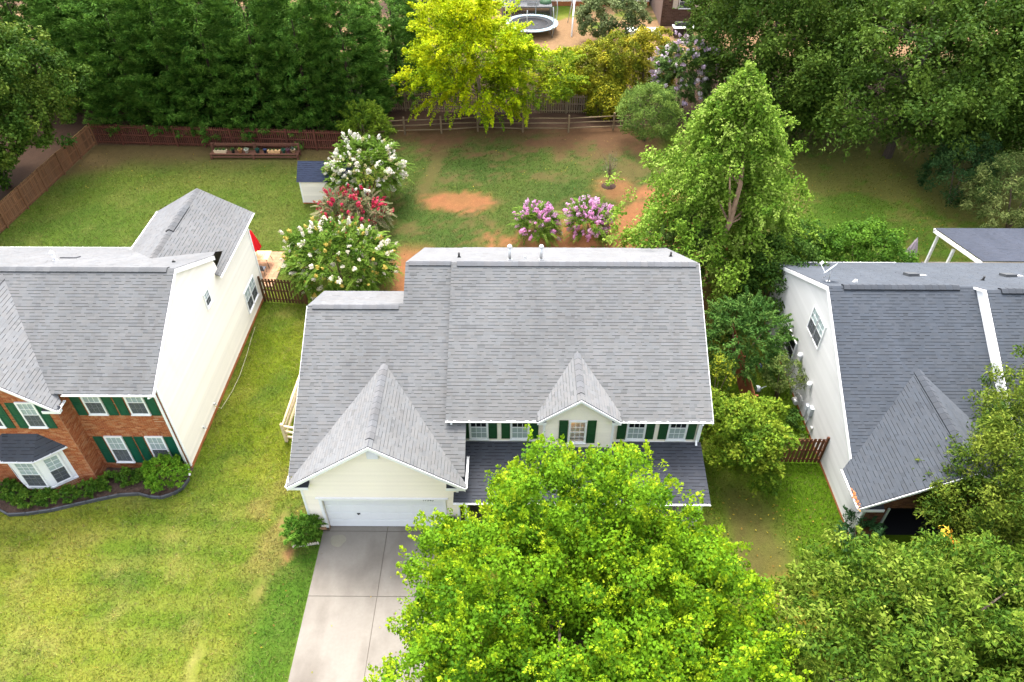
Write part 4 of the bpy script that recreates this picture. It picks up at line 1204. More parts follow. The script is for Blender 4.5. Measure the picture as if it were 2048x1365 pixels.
def planter_bench():
    t = thing('plant_bench', 'long brown timber bench holding flower pots below the picket fence', 'bench', (-20.4, 52.3, 0))
    c = (.12, .055, .035)
    for y in (51.85, 52.08, 52.31): MB(vary(c, .12)).box(-23.9, y, .38, -17.0, y + .2, .43).build('board', M['wood_brown'], t)
    for x in (-23.9, -20.6, -17.15):
        MB(vary(c, .12)).box(x, 51.82, 0, x + .16, 52.0, .38).box(x, 52.5, 0, x + .16, 52.7, 1.0).build('leg', M['wood_brown'], t)
    MB(vary(c, .12)).box(-23.9, 52.62, .78, -17.0, 52.7, .98).build('backrest', M['wood_brown'], t)
    MB(vary(c, .12)).box(-23.85, 51.80, .16, -17.05, 51.84, .3).build('apron', M['wood_brown'], t)
    def plant(t, x, y, z, r, col, n=40):
        V, F, T = [], [], []
        for k in range(n):
            a = random.uniform(0, 6.28); e = random.uniform(.2, 1.4); d = Vector((math.cos(a) * math.cos(e), math.sin(a) * math.cos(e), math.sin(e)))
            s = d.cross(Vector((0, 0, 1))).normalized() * .035; b = Vector((x, y, z)) + d * r * random.uniform(0, .4); i = len(V)
            V += [b, b + d * r * .5 + s, b + d * r, b + d * r * .5 - s]; F.append((i, i + 1, i + 2, i + 3)); T.append(vary(col, .25))
        put('foliage', np_mesh('foliage', [tuple(v) for v in V], F, M['leaf'], T), t)
    def pot(x, label, col, r=.16, h=.26, box=False, leaf=(.07, .15, .03), lr=.22):
        p = thing('window_box' if box else 'flower_pot', label, 'planter' if box else 'flower pot', (x, 52.15, .43), 'pots on the timber bench')
        if box: MB(col).hexa([(x - .45, 52.03, .431), (x + .45, 52.03, .431), (x + .45, 52.27, .431), (x - .45, 52.27, .431), (x - .5, 52.0, .64), (x + .5, 52.0, .64), (x + .5, 52.3, .64), (x - .5, 52.3, .64)]).build('pot', M['plain'], p)
        else: MB(col).lathe((x, 52.15, .431), [(.001, .001), (r * .7, .001), (r, h), (r * 1.08, h), (r * 1.08, h + .04), (r * .9, h + .04), (r * .85, h - .02), (.001, h - .03)], 14).build('pot', M['plain'], p)
        if leaf:
            for dx in ((-.3, 0, .3) if box else (0,)): plant(p, x + dx, 52.15, .6, lr, leaf)
    pot(-23.1, 'long cream window box at one end of the timber bench', (.60, .46, .30), box=True, lr=.16)
    pot(-22.1, 'small black pot with a trailing green plant next to the cream box', (.03, .03, .035), .13)
    pot(-21.55, 'orange clay pot with bright yellow green leaves', (.52, .25, .12), .17, leaf=(.22, .26, .04))
    pot(-21.05, 'white round pot with pale silver leaves', (.62, .60, .55), .17, leaf=(.24, .28, .17))
    pot(-20.2, 'dark teal pot with a deep green plant', (.02, .07, .08), .16, leaf=(.03, .10, .05))
    pot(-19.6, 'plain navy blue pot standing empty', (.02, .03, .08), .14, leaf=None)
    pot(-18.9, 'short tan window box near the middle of the bench', (.60, .36, .17), box=True, leaf=(.10, .16, .05), lr=.12)
    pot(-18.15, 'green glazed pot with broad dark leaves', (.04, .13, .10), .15, leaf=(.03, .12, .06))
    pot(-17.8, 'small purple pot close to the shed', (.20, .08, .14), .13, leaf=(.16, .10, .10))
    pot(-17.4, 'peach coloured pot with spiky grey leaves next to the shed', (.58, .40, .24), .16, leaf=(.10, .14, .10), lr=.28)
planter_bench()

def far_yard():
    cx, cy, z = 1.6, 81.0, .95
    t = thing('trampoline', 'round trampoline with pale blue pad and black jumping mat', 'trampoline', (cx, cy, 0))
    MB().lathe((cx, cy, z), [(.001, -.12), (1.2, -.08), (2.35, 0), (2.36, -.01), (.001, -.13)], 40).build('jump_mat', M['mat_black'], t)
    MB((.42, .55, .63)).lathe((cx, cy, z), [(2.33, .02), (2.36, .06), (2.84, .05), (2.88, -.04), (2.36, -.02), (2.33, .02)], 40).build('safety_pad', M['plain'], t)
    for k in range(6):
        a = R(20 + 60 * k); x, y = cx + 2.86 * math.cos(a), cy + 2.86 * math.sin(a)
        MB((.35, .38, .38)).tube([(x, y, .2), (x + .12 * math.cos(a), y + .12 * math.sin(a), 2.1), (x, y, 3.1)], .045, 8).build('net_pole', M['plain'], t)
        MB((.1, .1, .1)).tube([(cx + 2.8 * math.cos(a - .18), cy + 2.8 * math.sin(a - .18), z), (x, y, .03), (cx + 2.8 * math.cos(a + .18), cy + 2.8 * math.sin(a + .18), z)], .04, 8).build('leg', M['plain'], t)
    mb = MB()
    for k in range(36):
        a0, a1 = R(10 * k), R(10 * (k + 1))
        s0, s1 = (3.0 - .35 * math.sin(R((10 * k - 20) % 60) * 3), 3.0 - .35 * math.sin(R((10 * (k + 1) - 20) % 60) * 3))
        if 70 < 10 * k < 160 or True:
            q = lambda a, z_: (cx + 2.6 * math.cos(a), cy + 2.6 * math.sin(a), z_)
            mb.face([q(a0, z), q(a1, z), q(a1, s1), q(a0, s0)])
    mb.build('safety_net', M['net'], t)
    t = thing('play_table', 'grey moulded plastic play table behind the trampoline', 'play table', (1.0, 87.0, 0))
    MB((.15, .155, .165)).box(-1.7, 86.2, .9, 4.0, 88.4, 1.05).box(-1.7, 86.2, 0, -1.5, 88.4, .9).box(3.8, 86.2, 0, 4.0, 88.4, .9).build('table_top', M['plain'], t)
    MB((.045, .05, .055)).lathe((-.4, 87.0, 1.05), [(.75, .012), (.65, .03), (.5, .01), (.001, .005)], 20).build('basin', M['plain'], t)
    MB((.05, .055, .06)).box(1.2, 86.6, 1.052, 2.5, 87.5, 1.09).build('tray', M['plain'], t)
    MB((.035, .10, .04)).lathe((3.3, 87.6, 1.05), [(.7, .01), (.66, .2), (.4, .35), (.001, .4)], 16).build('lid', M['plain'], t)
    t = thing('swing_frame', 'white metal swing frame leg standing on the clay behind the trampoline', 'swing', (5.9, 80.5, 0))
    MB((.75, .76, .78)).tube([(5.86, 79.5, 0), (6.35, 84.0, 3.6)], .085, 8).build('leg', M['plain'], t)
    MB((.45, .46, .47)).tube([(5.7, 84.2, 0), (6.35, 84.0, 3.6)], .05, 8).build('leg', M['plain'], t)
    MB((.45, .46, .47)).tube([(6.35, 84.0, 3.6), (3.4, 87.5, 3.7)], .06, 8).build('crossbar', M['plain'], t)
    t = thing('far_house', 'white sided house wall at the top edge behind the trampoline', 'house', (4, 91, 0))
    F = Frame((0, 90.0, 0), (1, 0, 0), (0, 0, 1), (0, -1, 0))
    plank_wall(t, F, [(-8, .5), (15.5, .5), (15.5, 5.0), (-8, 5.0)], M['ivory'], step=.22)
    MB().box(-8, 89.97, 0, 15.5, 90.05, .5).build('foundation', M['foundation_brick'], t)
    for x0 in (-8, 15.4): MB().box(x0, 90.12, 0, x0 + .1, 98, 5).build('wall', M['ivory'], t)
    shingle_roof(t, [(-8.4, 89.6, 4.9), (15.9, 89.6, 4.9), (15.9, 94, 7.2), (-8.4, 94, 7.2)], (1, 0, 0), GREY_R, step=.3)
    MB().prism([(-8.4, 94, 7.2), (15.9, 94, 7.2), (15.9, 98.4, 4.9), (-8.4, 98.4, 4.9)], (0, 0, -.1)).build('roof', M['deck'], t)
    MB((.5, .51, .52)).box(9.5, 89.4, 1.2, 10.4, 89.95, 2.1).build('air_conditioner', M['plain'], t)
    finish_pieces(t)
    t = thing('far_house', 'dark brown house with white framed window beyond the lilac tree', 'house', (21, 84, 0))
    F = Frame((0, 83.0, 0), (1, 0, 0), (0, 0, 1), (0, -1, 0))
    brick_wall(t, F, [(15.8, 0), (27, 0), (27, 4.4), (15.8, 4.4)], (), [(.085, .05, .035), (.07, .042, .03), (.10, .06, .045)], M['mortar_dark'], course=.16, brl=.45)
    window(t, F, 17.6, 1.9, 1.5, 1.3, cols=2, rows=1, blind=(0, 0))
    MB((.5, .45, .38)).fbox(F, 16.9, 1.85, .02, 17.45, 3.25, .05).fbox(F, 19.25, 1.85, .02, 19.8, 3.25, .05).build('shutter', M['plain'], t)
    for x0 in (15.8, 26.8): MB().box(x0, 83.2, 0, x0 + .2, 92, 4.4).build('wall', M['mortar_dark'], t)
    shingle_roof(t, [(15.3, 82.5, 4.3), (27.5, 82.5, 4.3), (27.5, 88, 7.4), (15.3, 88, 7.4)], (1, 0, 0), (.07, .06, .055), step=.3)
    finish_pieces(t)
    t = thing('grill', 'black barbecue grill with a pale shelf by the dark brown house', 'grill', (17.6, 79.5, 0))
    MB((.015, .015, .018)).box(16.7, 79.2, .3, 18.7, 80.2, 1.0).build('body', M['plain'], t)
    MB((.6, .6, .6)).box(16.55, 79.1, 1.0, 18.9, 80.3, 1.06).build('shelf', M['plain'], t)
    MB((.02, .02, .02)).tube([(16.8, 80.0, 1.2), (18.6, 80.0, 1.2)], .28, 12).build('lid', M['plain'], t)
    for x in (16.8, 18.6):
        MB((.05, .05, .05)).box(x - .05, 79.3, 0, x + .05, 79.4, .3).box(x - .05, 80.0, 0, x + .05, 80.1, .3).build('leg', M['plain'], t)
    t = thing('garden_table', 'white covered garden table beside the black grill', 'table', (13.6, 79.5, 0))
    mb = MB((.70, .70, .68)); mb.hexa([(11.6, 78.6, .25), (15.4, 78.6, .25), (15.4, 80.4, .25), (11.6, 80.4, .25), (11.8, 78.8, .80), (15.2, 78.8, .80), (15.2, 80.2, .80), (11.8, 80.2, .80)]); mb.build('cover', M['fabric'], t)
    for x in (12.0, 15.0):
        for y in (79.0, 80.0): MB((.5, .5, .5)).box(x - .05, y - .05, 0, x + .05, y + .05, .25).build('leg', M['plain'], t)
far_yard()

# ------------------------------------------------------------------ small things on the ground
def small_things():
    t = thing('ball', 'red and blue play ball on the dark grass of the side yard', 'ball', (13.1, 28.4, 0))
    mb = MB(); c = Vector((13.1, 28.4, .17)); r = .17; n, m = 16, 10
    cols = [(.55, .03, .06), (.55, .03, .06), (.06, .05, .35), (.06, .05, .35), (.02, .18, .16)]
    g = lambda i, j: c + Vector((math.cos(2 * math.pi * i / n) * math.sin(math.pi * j / m), math.sin(2 * math.pi * i / n) * math.sin(math.pi * j / m), math.cos(math.pi * j / m))) * r
    for i in range(n):
        for j in range(m):
            q = [g(i, j + 1), g(i + 1, j + 1), g(i + 1, j), g(i, j)]
            if j == 0: q = q[:3]
            if j == m - 1: q = [g(i, m), g(i + 1, j), g(i, j)]
            mb.face(q, cols[((i + 12) % n) * 5 // n], True)
    mb.build('skin', M['plain'], t)
    t = thing('watering_can', 'white plastic watering can lying in the side yard grass', 'watering can', (12.65, 26.7, 0))
    MB((.62, .66, .72)).lathe((12.62, 26.7, .02), [(.001, 0), (.15, 0), (.16, .12), (.13, .24), (.06, .27), (.001, .27)], 14).build('body', M['plain'], t)
    MB((.62, .66, .72)).tube([(12.75, 26.7, .12), (12.95, 26.74, .24), (13.06, 26.76, .26)], [.03, .02, .03], 8).build('spout', M['plain'], t)
    MB((.62, .66, .72)).tube([(12.56, 26.7, .27), (12.48, 26.7, .36), (12.45, 26.7, .2)], .015, 6).build('handle', M['plain'], t)
    t = thing('garden_hose', 'pale garden hose lying along the ivory wall of the brick house', 'hose', (-14.6, 25, 0))
    P = [(-14.98, 25.0, .4), (-14.9, 25.2, .05), (-14.72, 26.4, .04), (-14.66, 27.6, .04), (-14.74, 29.2, .04), (-14.86, 30.6, .04), (-14.92, 31.6, .05)]
    MB((.36, .34, .20)).tube(P, .016, 8).build('tube', M['plain'], t)
    MB((.5, .4, .15)).tube([(-14.98, 25.0, .4), (-14.99, 24.97, .47)], .03, 8).build('nozzle', M['plain'], t)
    t = thing('border_edging', 'low white scalloped border edging beside the drive', 'edging', (-8.9, 17.25, 0))
    for k in range(11):
        x = -9.42 + k * .1; y = 17.2 + k * .017
        MB((.62, .55, .46)).prism([(x, y, 0), (x + .09, y, 0), (x + .09, y, .12), (x + .07, y, .16), (x + .045, y, .175), (x + .02, y, .16), (x, y, .12)], (0, .03, 0)).build('picket', M['plain'], t)
    t = thing('porch_step_box', 'yellow wooden step lying behind the grey house porch', 'step', (25.3, 36.5, 0))
    for k in range(3): MB((.40, .33, .15)).box(25.0 + .0, 36.2 + k * .3, .25 - k * .0, 26.0, 36.45 + k * .3, .30).build('board', M['wood_brown'], t)
    for x in (25.05, 25.9): MB((.3, .24, .12)).box(x, 36.2, 0, x + .05, 37.0, .25).build('side', M['wood_brown'], t)
small_things()

# ------------------------------------------------------------------ vegetation
def unit(v): return v / np.maximum(np.linalg.norm(v, axis=-1, keepdims=True), 1e-9)

def pick_cols(k, pal, clump_id, nclump, mixr=.5, jit=.16):
    pal = np.array(pal)
    base = RNG.random(nclump)[clump_id]
    t = np.clip(base * mixr + RNG.random(k) * (1 - mixr), 0, .999) * (len(pal) - 1)
    i = t.astype(int); f = (t - i)[:, None]
    c = pal[i] * (1 - f) + pal[i + 1] * f
    return np.clip(c * (1 + jit * (RNG.random((k, 1)) * 2 - 1)), 0, 1)

def leaf_quads(pos, ax, nr, L, W):
    sd = unit(np.cross(nr, ax))
    L = L[:, None]; W = W[:, None]
    v0 = pos - ax * L * .5; v2 = pos + ax * L * .5 - nr * L * .10
    v1 = pos + sd * W * .5 + nr * W * .18 - ax * L * .05; v3 = pos - sd * W * .5 + nr * W * .18 - ax * L * .05
    return np.stack([v0, v1, v2, v3], 1).reshape(-1, 3)

def dome_leaves(C, D, Rr, n, L, W, pal, up=.5, shell=.5, squash=.85, mixr=.5, back=-.25, nj=.6):
    C, D = np.asarray(C, float), unit(np.asarray(D, float)); N = len(C)
    Rr = np.broadcast_to(np.asarray(Rr, float), (N,))
    ids = np.repeat(np.arange(N), n); k = len(ids)
    d = unit(RNG.normal(size=(k, 3)))
    dt = (d * D[ids]).sum(1)
    d = np.where((dt < back)[:, None], d - 2 * dt[:, None] * D[ids], d)
    lump = .8 + .4 * RNG.random(k)
    r = Rr[ids] * (shell + (1 - shell) * RNG.random(k) ** .6) * lump
    pos = C[ids] + d * r[:, None] * np.array([1, 1, squash])
    nr = unit(d * .7 + np.array([0, 0, up]) + RNG.normal(size=(k, 3)) * nj)
    ax = unit(np.cross(nr, RNG.normal(size=(k, 3))))
    s = .65 + .7 * RNG.random(k)
    V = leaf_quads(pos, ax, nr, L * s, W * s)
    return V, pick_cols(k, pal, ids, N, mixr)

def spray_leaves(C, D, Ls, n, L, W, pal, spread=.22, droop=.15, mixr=.5, fan=.8, nj=.35, flat=None):
    """leafy twigs: leaves set along a line, pointing forwards and sideways"""
    C, D = np.asarray(C, float), unit(np.asarray(D, float)); N = len(C)
    Ls = np.broadcast_to(np.asarray(Ls, float), (N,))
    ids = np.repeat(np.arange(N), n); k = len(ids)
    t = RNG.random(k) ** .8
    upv = unit(np.array([0, 0, 1.0]) - D * D[:, 2:3]); side = unit(np.cross(D, upv))
    sg = np.where(RNG.random(k) < .5, -1, 1.0)
    lat = sg * RNG.random(k) * spread * (1.15 - t)
    pos = C[ids] + D[ids] * (Ls[ids] * t)[:, None] + side[ids] * (lat * Ls[ids])[:, None] + upv[ids] * (RNG.normal(size=k) * spread * .25 * Ls[ids])[:, None]
    pos[:, 2] -= droop * Ls[ids] * t * t
    ax = unit(D[ids] * 1.0 + side[ids] * (sg * fan)[:, None] + RNG.normal(size=(k, 3)) * .25 - np.array([0, 0, droop]) * t[:, None])
    nr = unit(upv[ids] + RNG.normal(size=(k, 3)) * nj); nr = unit(nr - ax * (nr * ax).sum(1, keepdims=True))
    s = .7 + .6 * RNG.random(k)
    return leaf_quads(pos, ax, nr, L * s, W * s), pick_cols(k, pal, ids, N, mixr)

def crown_mesh(parts, name='crown', material=None):
    V = np.concatenate([p[0] for p in parts]); T = np.concatenate([p[1] for p in parts])
    F = np.arange(len(V)).reshape(-1, 4)
    return np_mesh(name, V, F, material or M['leaf'], T)

def ell_pts(c, r, n, zlo=-.3, inner=.15, lump=.18, seed=0, power=1.0):
    """clump centres over an uneven rounded crown"""
    i = np.arange(n * 3) + .5
    z = 1 - 2 * i / (n * 3); ph = i * 2.399963 + seed
    d = np.stack([np.sqrt(1 - z * z) * np.cos(ph), np.sqrt(1 - z * z) * np.sin(ph), z], 1)
    d = d[d[:, 2] > zlo]
    d = d[RNG.permutation(len(d))[:n]]
    lm = 1 + lump * (2 * fbm(d[:, 0] * 3 + seed, d[:, 1] * 3 + d[:, 2] * 2.3, 1.0, 70 + seed, 3) - 1) * 1.6
    f = np.where(RNG.random(len(d)) < inner, .6 + .25 * RNG.random(len(d)), .93 + .1 * RNG.random(len(d)))
    P = np.array(c) + d * np.array(r) * (lm * f)[:, None]
    return P, unit(d / np.array(r) + np.array([0, 0, .05 / max(r)]))

def bough_pts(base, h, prof, nb, per, rise=.25, droop=.2, twig=.28, seed=0, t0=.3):
    """clump centres strung along boughs that leave the trunk at many heights"""
    P, D = [], []
    for b in range(nb):
        u = (b + .5) / nb; z = h * (1 - (1 - u) ** 1.25) * .96; a = b * 2.399963 + seed + RNG.normal() * .25
        L = prof(z / h) * (.66 + .52 * RNG.random())
        d = np.array([math.cos(a), math.sin(a), 0.0]); sd = np.array([-d[1], d[0], 0])
        m = max(3, int(per * (.35 + L / prof(.3))))
        for k in range(m):
            t = t0 + (1 - t0) * (k + RNG.random()) / m
            p = np.array([base[0], base[1], base[2] + z]) + d * L * t + np.array([0, 0, L * (rise * t - droop * t * t)]) + sd * RNG.normal() * twig * L * t * .6 + np.array([0, 0, RNG.normal() * twig * .35 * L * t])
            P.append(p); D.append(d + sd * RNG.normal() * .4 + np.array([0, 0, .35]))
    return np.array(P), unit(np.array(D))

def frond_leaves(C, D, Ls, n, L, W, pal, droop=.25, mixr=.5, fan=1.0):
    """fronds: leaflets in two ranks along an arching stalk"""
    C, D = np.asarray(C, float), unit(np.asarray(D, float)); N = len(C)
    Ls = np.broadcast_to(np.asarray(Ls, float), (N,))
    ids = np.repeat(np.arange(N), n); k = len(ids)
    j = np.tile(np.arange(n), N); t = (j // 2 + .7) / (n / 2); sg = np.where(j % 2 == 0, 1.0, -1.0)
    upv = unit(np.array([0, 0, 1.0]) - D * D[:, 2:3]); side = unit(np.cross(D, upv))
    ax = unit(side[ids] * (sg * fan)[:, None] + D[ids] * .55 + RNG.normal(size=(k, 3)) * .1)
    ln = L * (1.1 - .6 * t) * (.85 + .3 * RNG.random(k))
    pos = C[ids] + D[ids] * (Ls[ids] * t)[:, None] + ax * (ln * .5)[:, None]
    pos[:, 2] -= droop * Ls[ids] * t * t
    nr = unit(upv[ids] + RNG.normal(size=(k, 3)) * .18); nr = unit(nr - ax * (nr * ax).sum(1, keepdims=True))
    return leaf_quads(pos, ax, nr, ln, W * (.9 + .2 * RNG.random(k))), pick_cols(k, pal, ids, N, mixr)

def cone_pts(base, h, r0, n, z0=.05, lump=.15, seed=0, shape=.8):
    """clump centres over an uneven pointed crown (r0 = widest radius, near the foot)"""
    t = np.sort(1 - np.sqrt(RNG.random(n) * .98 + .0)); t = z0 + (1 - z0) * t
    ph = np.arange(n) * 2.399963 + RNG.random(n) * .5
    rr = r0 * (1 - t) ** shape * (1 + lump * (2 * fbm(np.cos(ph) * 2 + seed, np.sin(ph) * 2 + t * 4, 1.1, 80 + seed, 3) - 1) * 2) * (.8 + .2 * RNG.random(n))
    P = np.stack([base[0] + rr * np.cos(ph), base[1] + rr * np.sin(ph), base[2] + h * t], 1)
    return P, unit(np.stack([np.cos(ph), np.sin(ph), np.full(n, .35)], 1))

def plant(name, label, cat, xy, group=None, z=0):
    return thing(name, label, cat, (xy[0], xy[1], z), group)

def trunk(t, pts, r0, r1, col, name='trunk', n=9):
    k = len(pts)
    return MB(col).tube(pts, [r0 + (r1 - r0) * i / (k - 1) for i in range(k)], n).build(name, M['bark'], t)

def limbs(t, pts, starts, col, r=.07, n=10, name='limb'):
    """boughs from the trunk out to some of the clumps"""
    idx = RNG.permutation(len(pts))[:n]
    for i in idx:
        e = Vector(pts[i]); s = min((Vector(q) for q in starts), key=lambda q: (q - e).length + max(0, q.z - e.z) * 2)
        m = s.lerp(e, .5) + Vector((random.uniform(-.3, .3), random.uniform(-.3, .3), random.uniform(.0, .3)))
        MB(vary(col, .1)).tube([s, m, e], [r, r * .6, r * .2], 6).build(name, M['bark'], t)

def flower_mesh(col, size, n=20, long=1.6, seed=0):
    d = unit(RNG.normal(size=(n, 3))); pos = d * size * .42 * np.array([1, 1, long]) * (.4 + .6 * RNG.random((n, 1)))
    nr = unit(d + RNG.normal(size=(n, 3)) * .4); ax = unit(np.cross(nr, RNG.normal(size=(n, 3))))
    s = size * .42 * (.7 + .6 * RNG.random(n))
    V = leaf_quads(pos, ax, nr, s, s * .9)
    T = np.array([vary(col, .12, .04) for _ in range(n)])
    return np_mesh('flower_cluster', V, np.arange(len(V)).reshape(-1, 4), M['petal'], T)

def flowers(t, P, D, meshes, scale=(.8, 1.3)):
    for p, d in zip(P, D):
        q = Vector(d).to_track_quat('Z', 'Y').to_matrix().to_4x4()
        put('flower_cluster', random.choice(meshes), t, Matrix.Translation(Vector(p)) @ q @ Matrix.Rotation(random.uniform(0, 6), 4, 'Z') @ Matrix.Scale(random.uniform(*scale), 4))

def maple():
    x, y = 2.1, 12.0
    t = plant('maple_tree', 'large lime green maple tree in front of the cream house porch', 'tree', (x, y))
    lime = [(.030, .095, .003), (.090, .195, .005), (.185, .305, .008), (.30, .395, .015)]
    parts = []; allP = []
    for c, r, n, zlo, sd in (((x, y - .3, 4.2), (5.0, 4.7, 4.5), 250, -.35, 1), ((x - 2.8, y + .2, 3.9), (2.5, 2.7, 2.3), 75, -.3, 2), ((x + 3.7, y - 1.6, 4.1), (2.8, 2.9, 2.3), 80, -.3, 3), ((x - .2, y + 1.5, 6.8), (2.0, 1.9, 2.8), 70, -.2, 4), ((x + 2.6, y + .4, 5.6), (2.1, 2.0, 2.2), 60, -.2, 5), ((x - 1.0, y - 1.8, 6.0), (3.0, 2.8, 2.7), 80, -.2, 6), ((x + 2.4, y - 3.2, 5.2), (2.8, 2.8, 2.4), 70, -.2, 7), ((x - 3.0, y - 2.6, 3.8), (2.5, 2.8, 2.3), 70, -.3, 8), ((x - .8, y - 4.3, 3.9), (3.2, 2.5, 2.4), 80, -.3, 10), ((x + .4, y - 2.7, 5.3), (2.3, 1.9, 2.1), 55, -.3, 18), ((x - 1.2, y - .2, 6.2), (2.2, 2.0, 2.2), 40, -.3, 19)):
        P, D = ell_pts(c, r, n, zlo, .12, .30, sd)
        P = P + RNG.normal(size=P.shape) * .16
        rr = .30 + .38 * RNG.random(len(P))
        parts.append(dome_leaves(P, D + np.array([0, 0, .5]), rr, 165, .108, .084, [lime[0], lime[1], (.120, .235, .005)], up=.7, shell=.3, mixr=.6, nj=.6))
        # upright leafy shoots above each clump, with fresher leaves
        Q = np.repeat(P + D * rr[:, None] * .45, 4, 0) + RNG.normal(size=(len(P) * 4, 3)) * .22
        dq = np.repeat(D, 4, 0) * .6 + np.array([0, 0, 1.0]) + RNG.normal(size=Q.shape) * .3
        parts.append(spray_leaves(Q, dq, .34 + .26 * RNG.random(len(Q)), 21, .098, .076, [lime[1], lime[2], (.28, .395, .012), (.42, .48, .024)], spread=.42, droop=.05, nj=.6, mixr=.55))
        allP.append(P)
    parts.append(dome_leaves([(x + 2.9, y + 1.9, 6.6), (x + 2.5, y + 1.5, 6.9)], [(0, 0, 1)] * 2, .4, 50, .14, .10, [(.26, .20, .06), (.30, .30, .04)], shell=.2))
    put('crown', crown_mesh(parts), t)
    P = np.concatenate(allP)
    tp = [(x, y, 0), (x + .05, y, 1.5), (x - .05, y + .1, 3.2), (x, y, 5.0), (x + .1, y, 7.2)]
    trunk(t, tp, .26, .05, (.13, .10, .075))
    limbs(t, P, tp[1:4], (.13, .10, .075), .10, 24)
maple()

def bottom_right_tree():
    x, y = 12.9, 10.6
    t = plant('fruit_tree', 'wide green tree with long drooping leaves in front of the grey house garage', 'tree', (x, y))
    g = [(.018, .052, .004), (.052, .112, .008), (.12, .185, .015), (.25, .31, .045)]
    parts = []; allP = []
    for c, r, n, zlo, sd in (((x, y, 2.8), (4.4, 4.4, 3.4), 260, -.3, 11), ((x + 3.6, y + .6, 3.0), (3.4, 3.6, 2.9), 130, -.3, 12), ((x + 6.2, y - .6, 2.6), (3.2, 3.4, 2.8), 100, -.3, 13), ((x + .4, y + 1.6, 3.6), (2.6, 2.4, 2.6), 70, -.1, 14), ((x - 2.1, y - 1.2, 2.4), (2.6, 2.8, 2.2), 80, -.4, 15), ((x + 1.2, y - 3.0, 2.8), (3.0, 2.6, 2.3), 70, -.4, 16), ((x + 4.8, y - 2.6, 2.8), (2.8, 2.6, 2.3), 60, -.4, 17)):
        P, D = ell_pts(c, r, n, zlo, .15, .2, sd)
        parts.append(dome_leaves(P, D + np.array([0, 0, .4]), .45 + .35 * RNG.random(len(P)), 135, .175, .075, g, up=.5, shell=.3, mixr=.55, nj=.8))
        k = RNG.permutation(len(P))[:len(P) // 2]
        parts.append(spray_leaves(P[k] + D[k] * .35, D[k] + np.array([0, 0, .4]) + RNG.normal(size=(len(k), 3)) * .3, .6, 34, .19, .06, g[1:], spread=.4, droop=.4))
        allP.append(P)
    # a few turned branches
    for c, pal in (((14.95, 14.6, 5.3), [(.5, .12, .02), (.55, .30, .03), (.45, .40, .04)]), ((18.3, 12.8, 4.9), [(.5, .42, .02), (.58, .48, .05)]), ((16.6, 10.6, 5.0), [(.50, .36, .03), (.55, .45, .06)]), ((17.7, 11.9, 5.0), [(.3, .36, .04), (.45, .45, .05)])):
        parts.append(dome_leaves([c, (c[0] + .25, c[1] - .3, c[2] - .3)], [(0, 0, 1)] * 2, .26, 22, .15, .07, pal, up=.4, shell=.1))
    P = np.concatenate(allP)
    put('crown', crown_mesh(parts), t)
    tp = [(x, y, 0), (x + .2, y, 1.4), (x + .3, y + .2, 3.0), (x + .4, y + .2, 4.6)]
    trunk(t, tp, .2, .05, (.13, .10, .08))
    limbs(t, P, tp[1:], (.13, .10, .08), .08, 22)
bottom_right_tree()

def olive_tree():
    x, y = 20.3, 17.0
    t = plant('willow_oak', 'dark olive green tree leaning over the grey house garage roof', 'tree', (x, y))
    g = [(.018, .046, .005), (.048, .092, .008), (.11, .155, .014), (.22, .26, .035)]
    parts = []; allP = []
    for c, r, n, sd in (((x, y, 4.6), (3.2, 3.2, 3.6), 230, 21), ((x + 1.4, y + 2.4, 5.4), (2.6, 2.6, 2.9), 110, 22), ((x - 2.3, y + .4, 3.4), (1.5, 1.4, 1.2), 60, 23), ((x + 2.0, y - 2.4, 3.6), (3.0, 3.0, 2.9), 120, 24)):
        P, D = ell_pts(c, r, n, -.6, .15, .25, sd)
        parts.append(dome_leaves(P, D + np.array([0, 0, .3]), .42 + .35 * RNG.random(len(P)), 135, .145, .065, g, up=.5, shell=.3, mixr=.6, nj=.8))
        parts.append(spray_leaves(P, D + np.array([0, 0, .5]) + RNG.normal(size=(len(P), 3)) * .4, .8, 26, .15, .045, g[1:], spread=.35, droop=.2))
        allP.append(P)
    P, D = ell_pts((x - 3.2, y + .8, 3.5), (.9, .8, .5), 30, -.5, .2, .3, 25)
    parts.append(spray_leaves(P, D + np.array([-.6, .1, .2]), .8, 40, .14, .045, g[1:], spread=.4, droop=.1))
    put('crown', crown_mesh(parts), t)
    P = np.concatenate(allP)
    tp = [(x, y, 0), (x, y + .1, 1.8), (x + .1, y + .2, 4.2), (x + .3, y + .4, 6.6)]
    trunk(t, tp, .24, .05, (.11, .09, .07))
    limbs(t, P, tp[1:], (.11, .09, .07), .08, 20)
olive_tree()

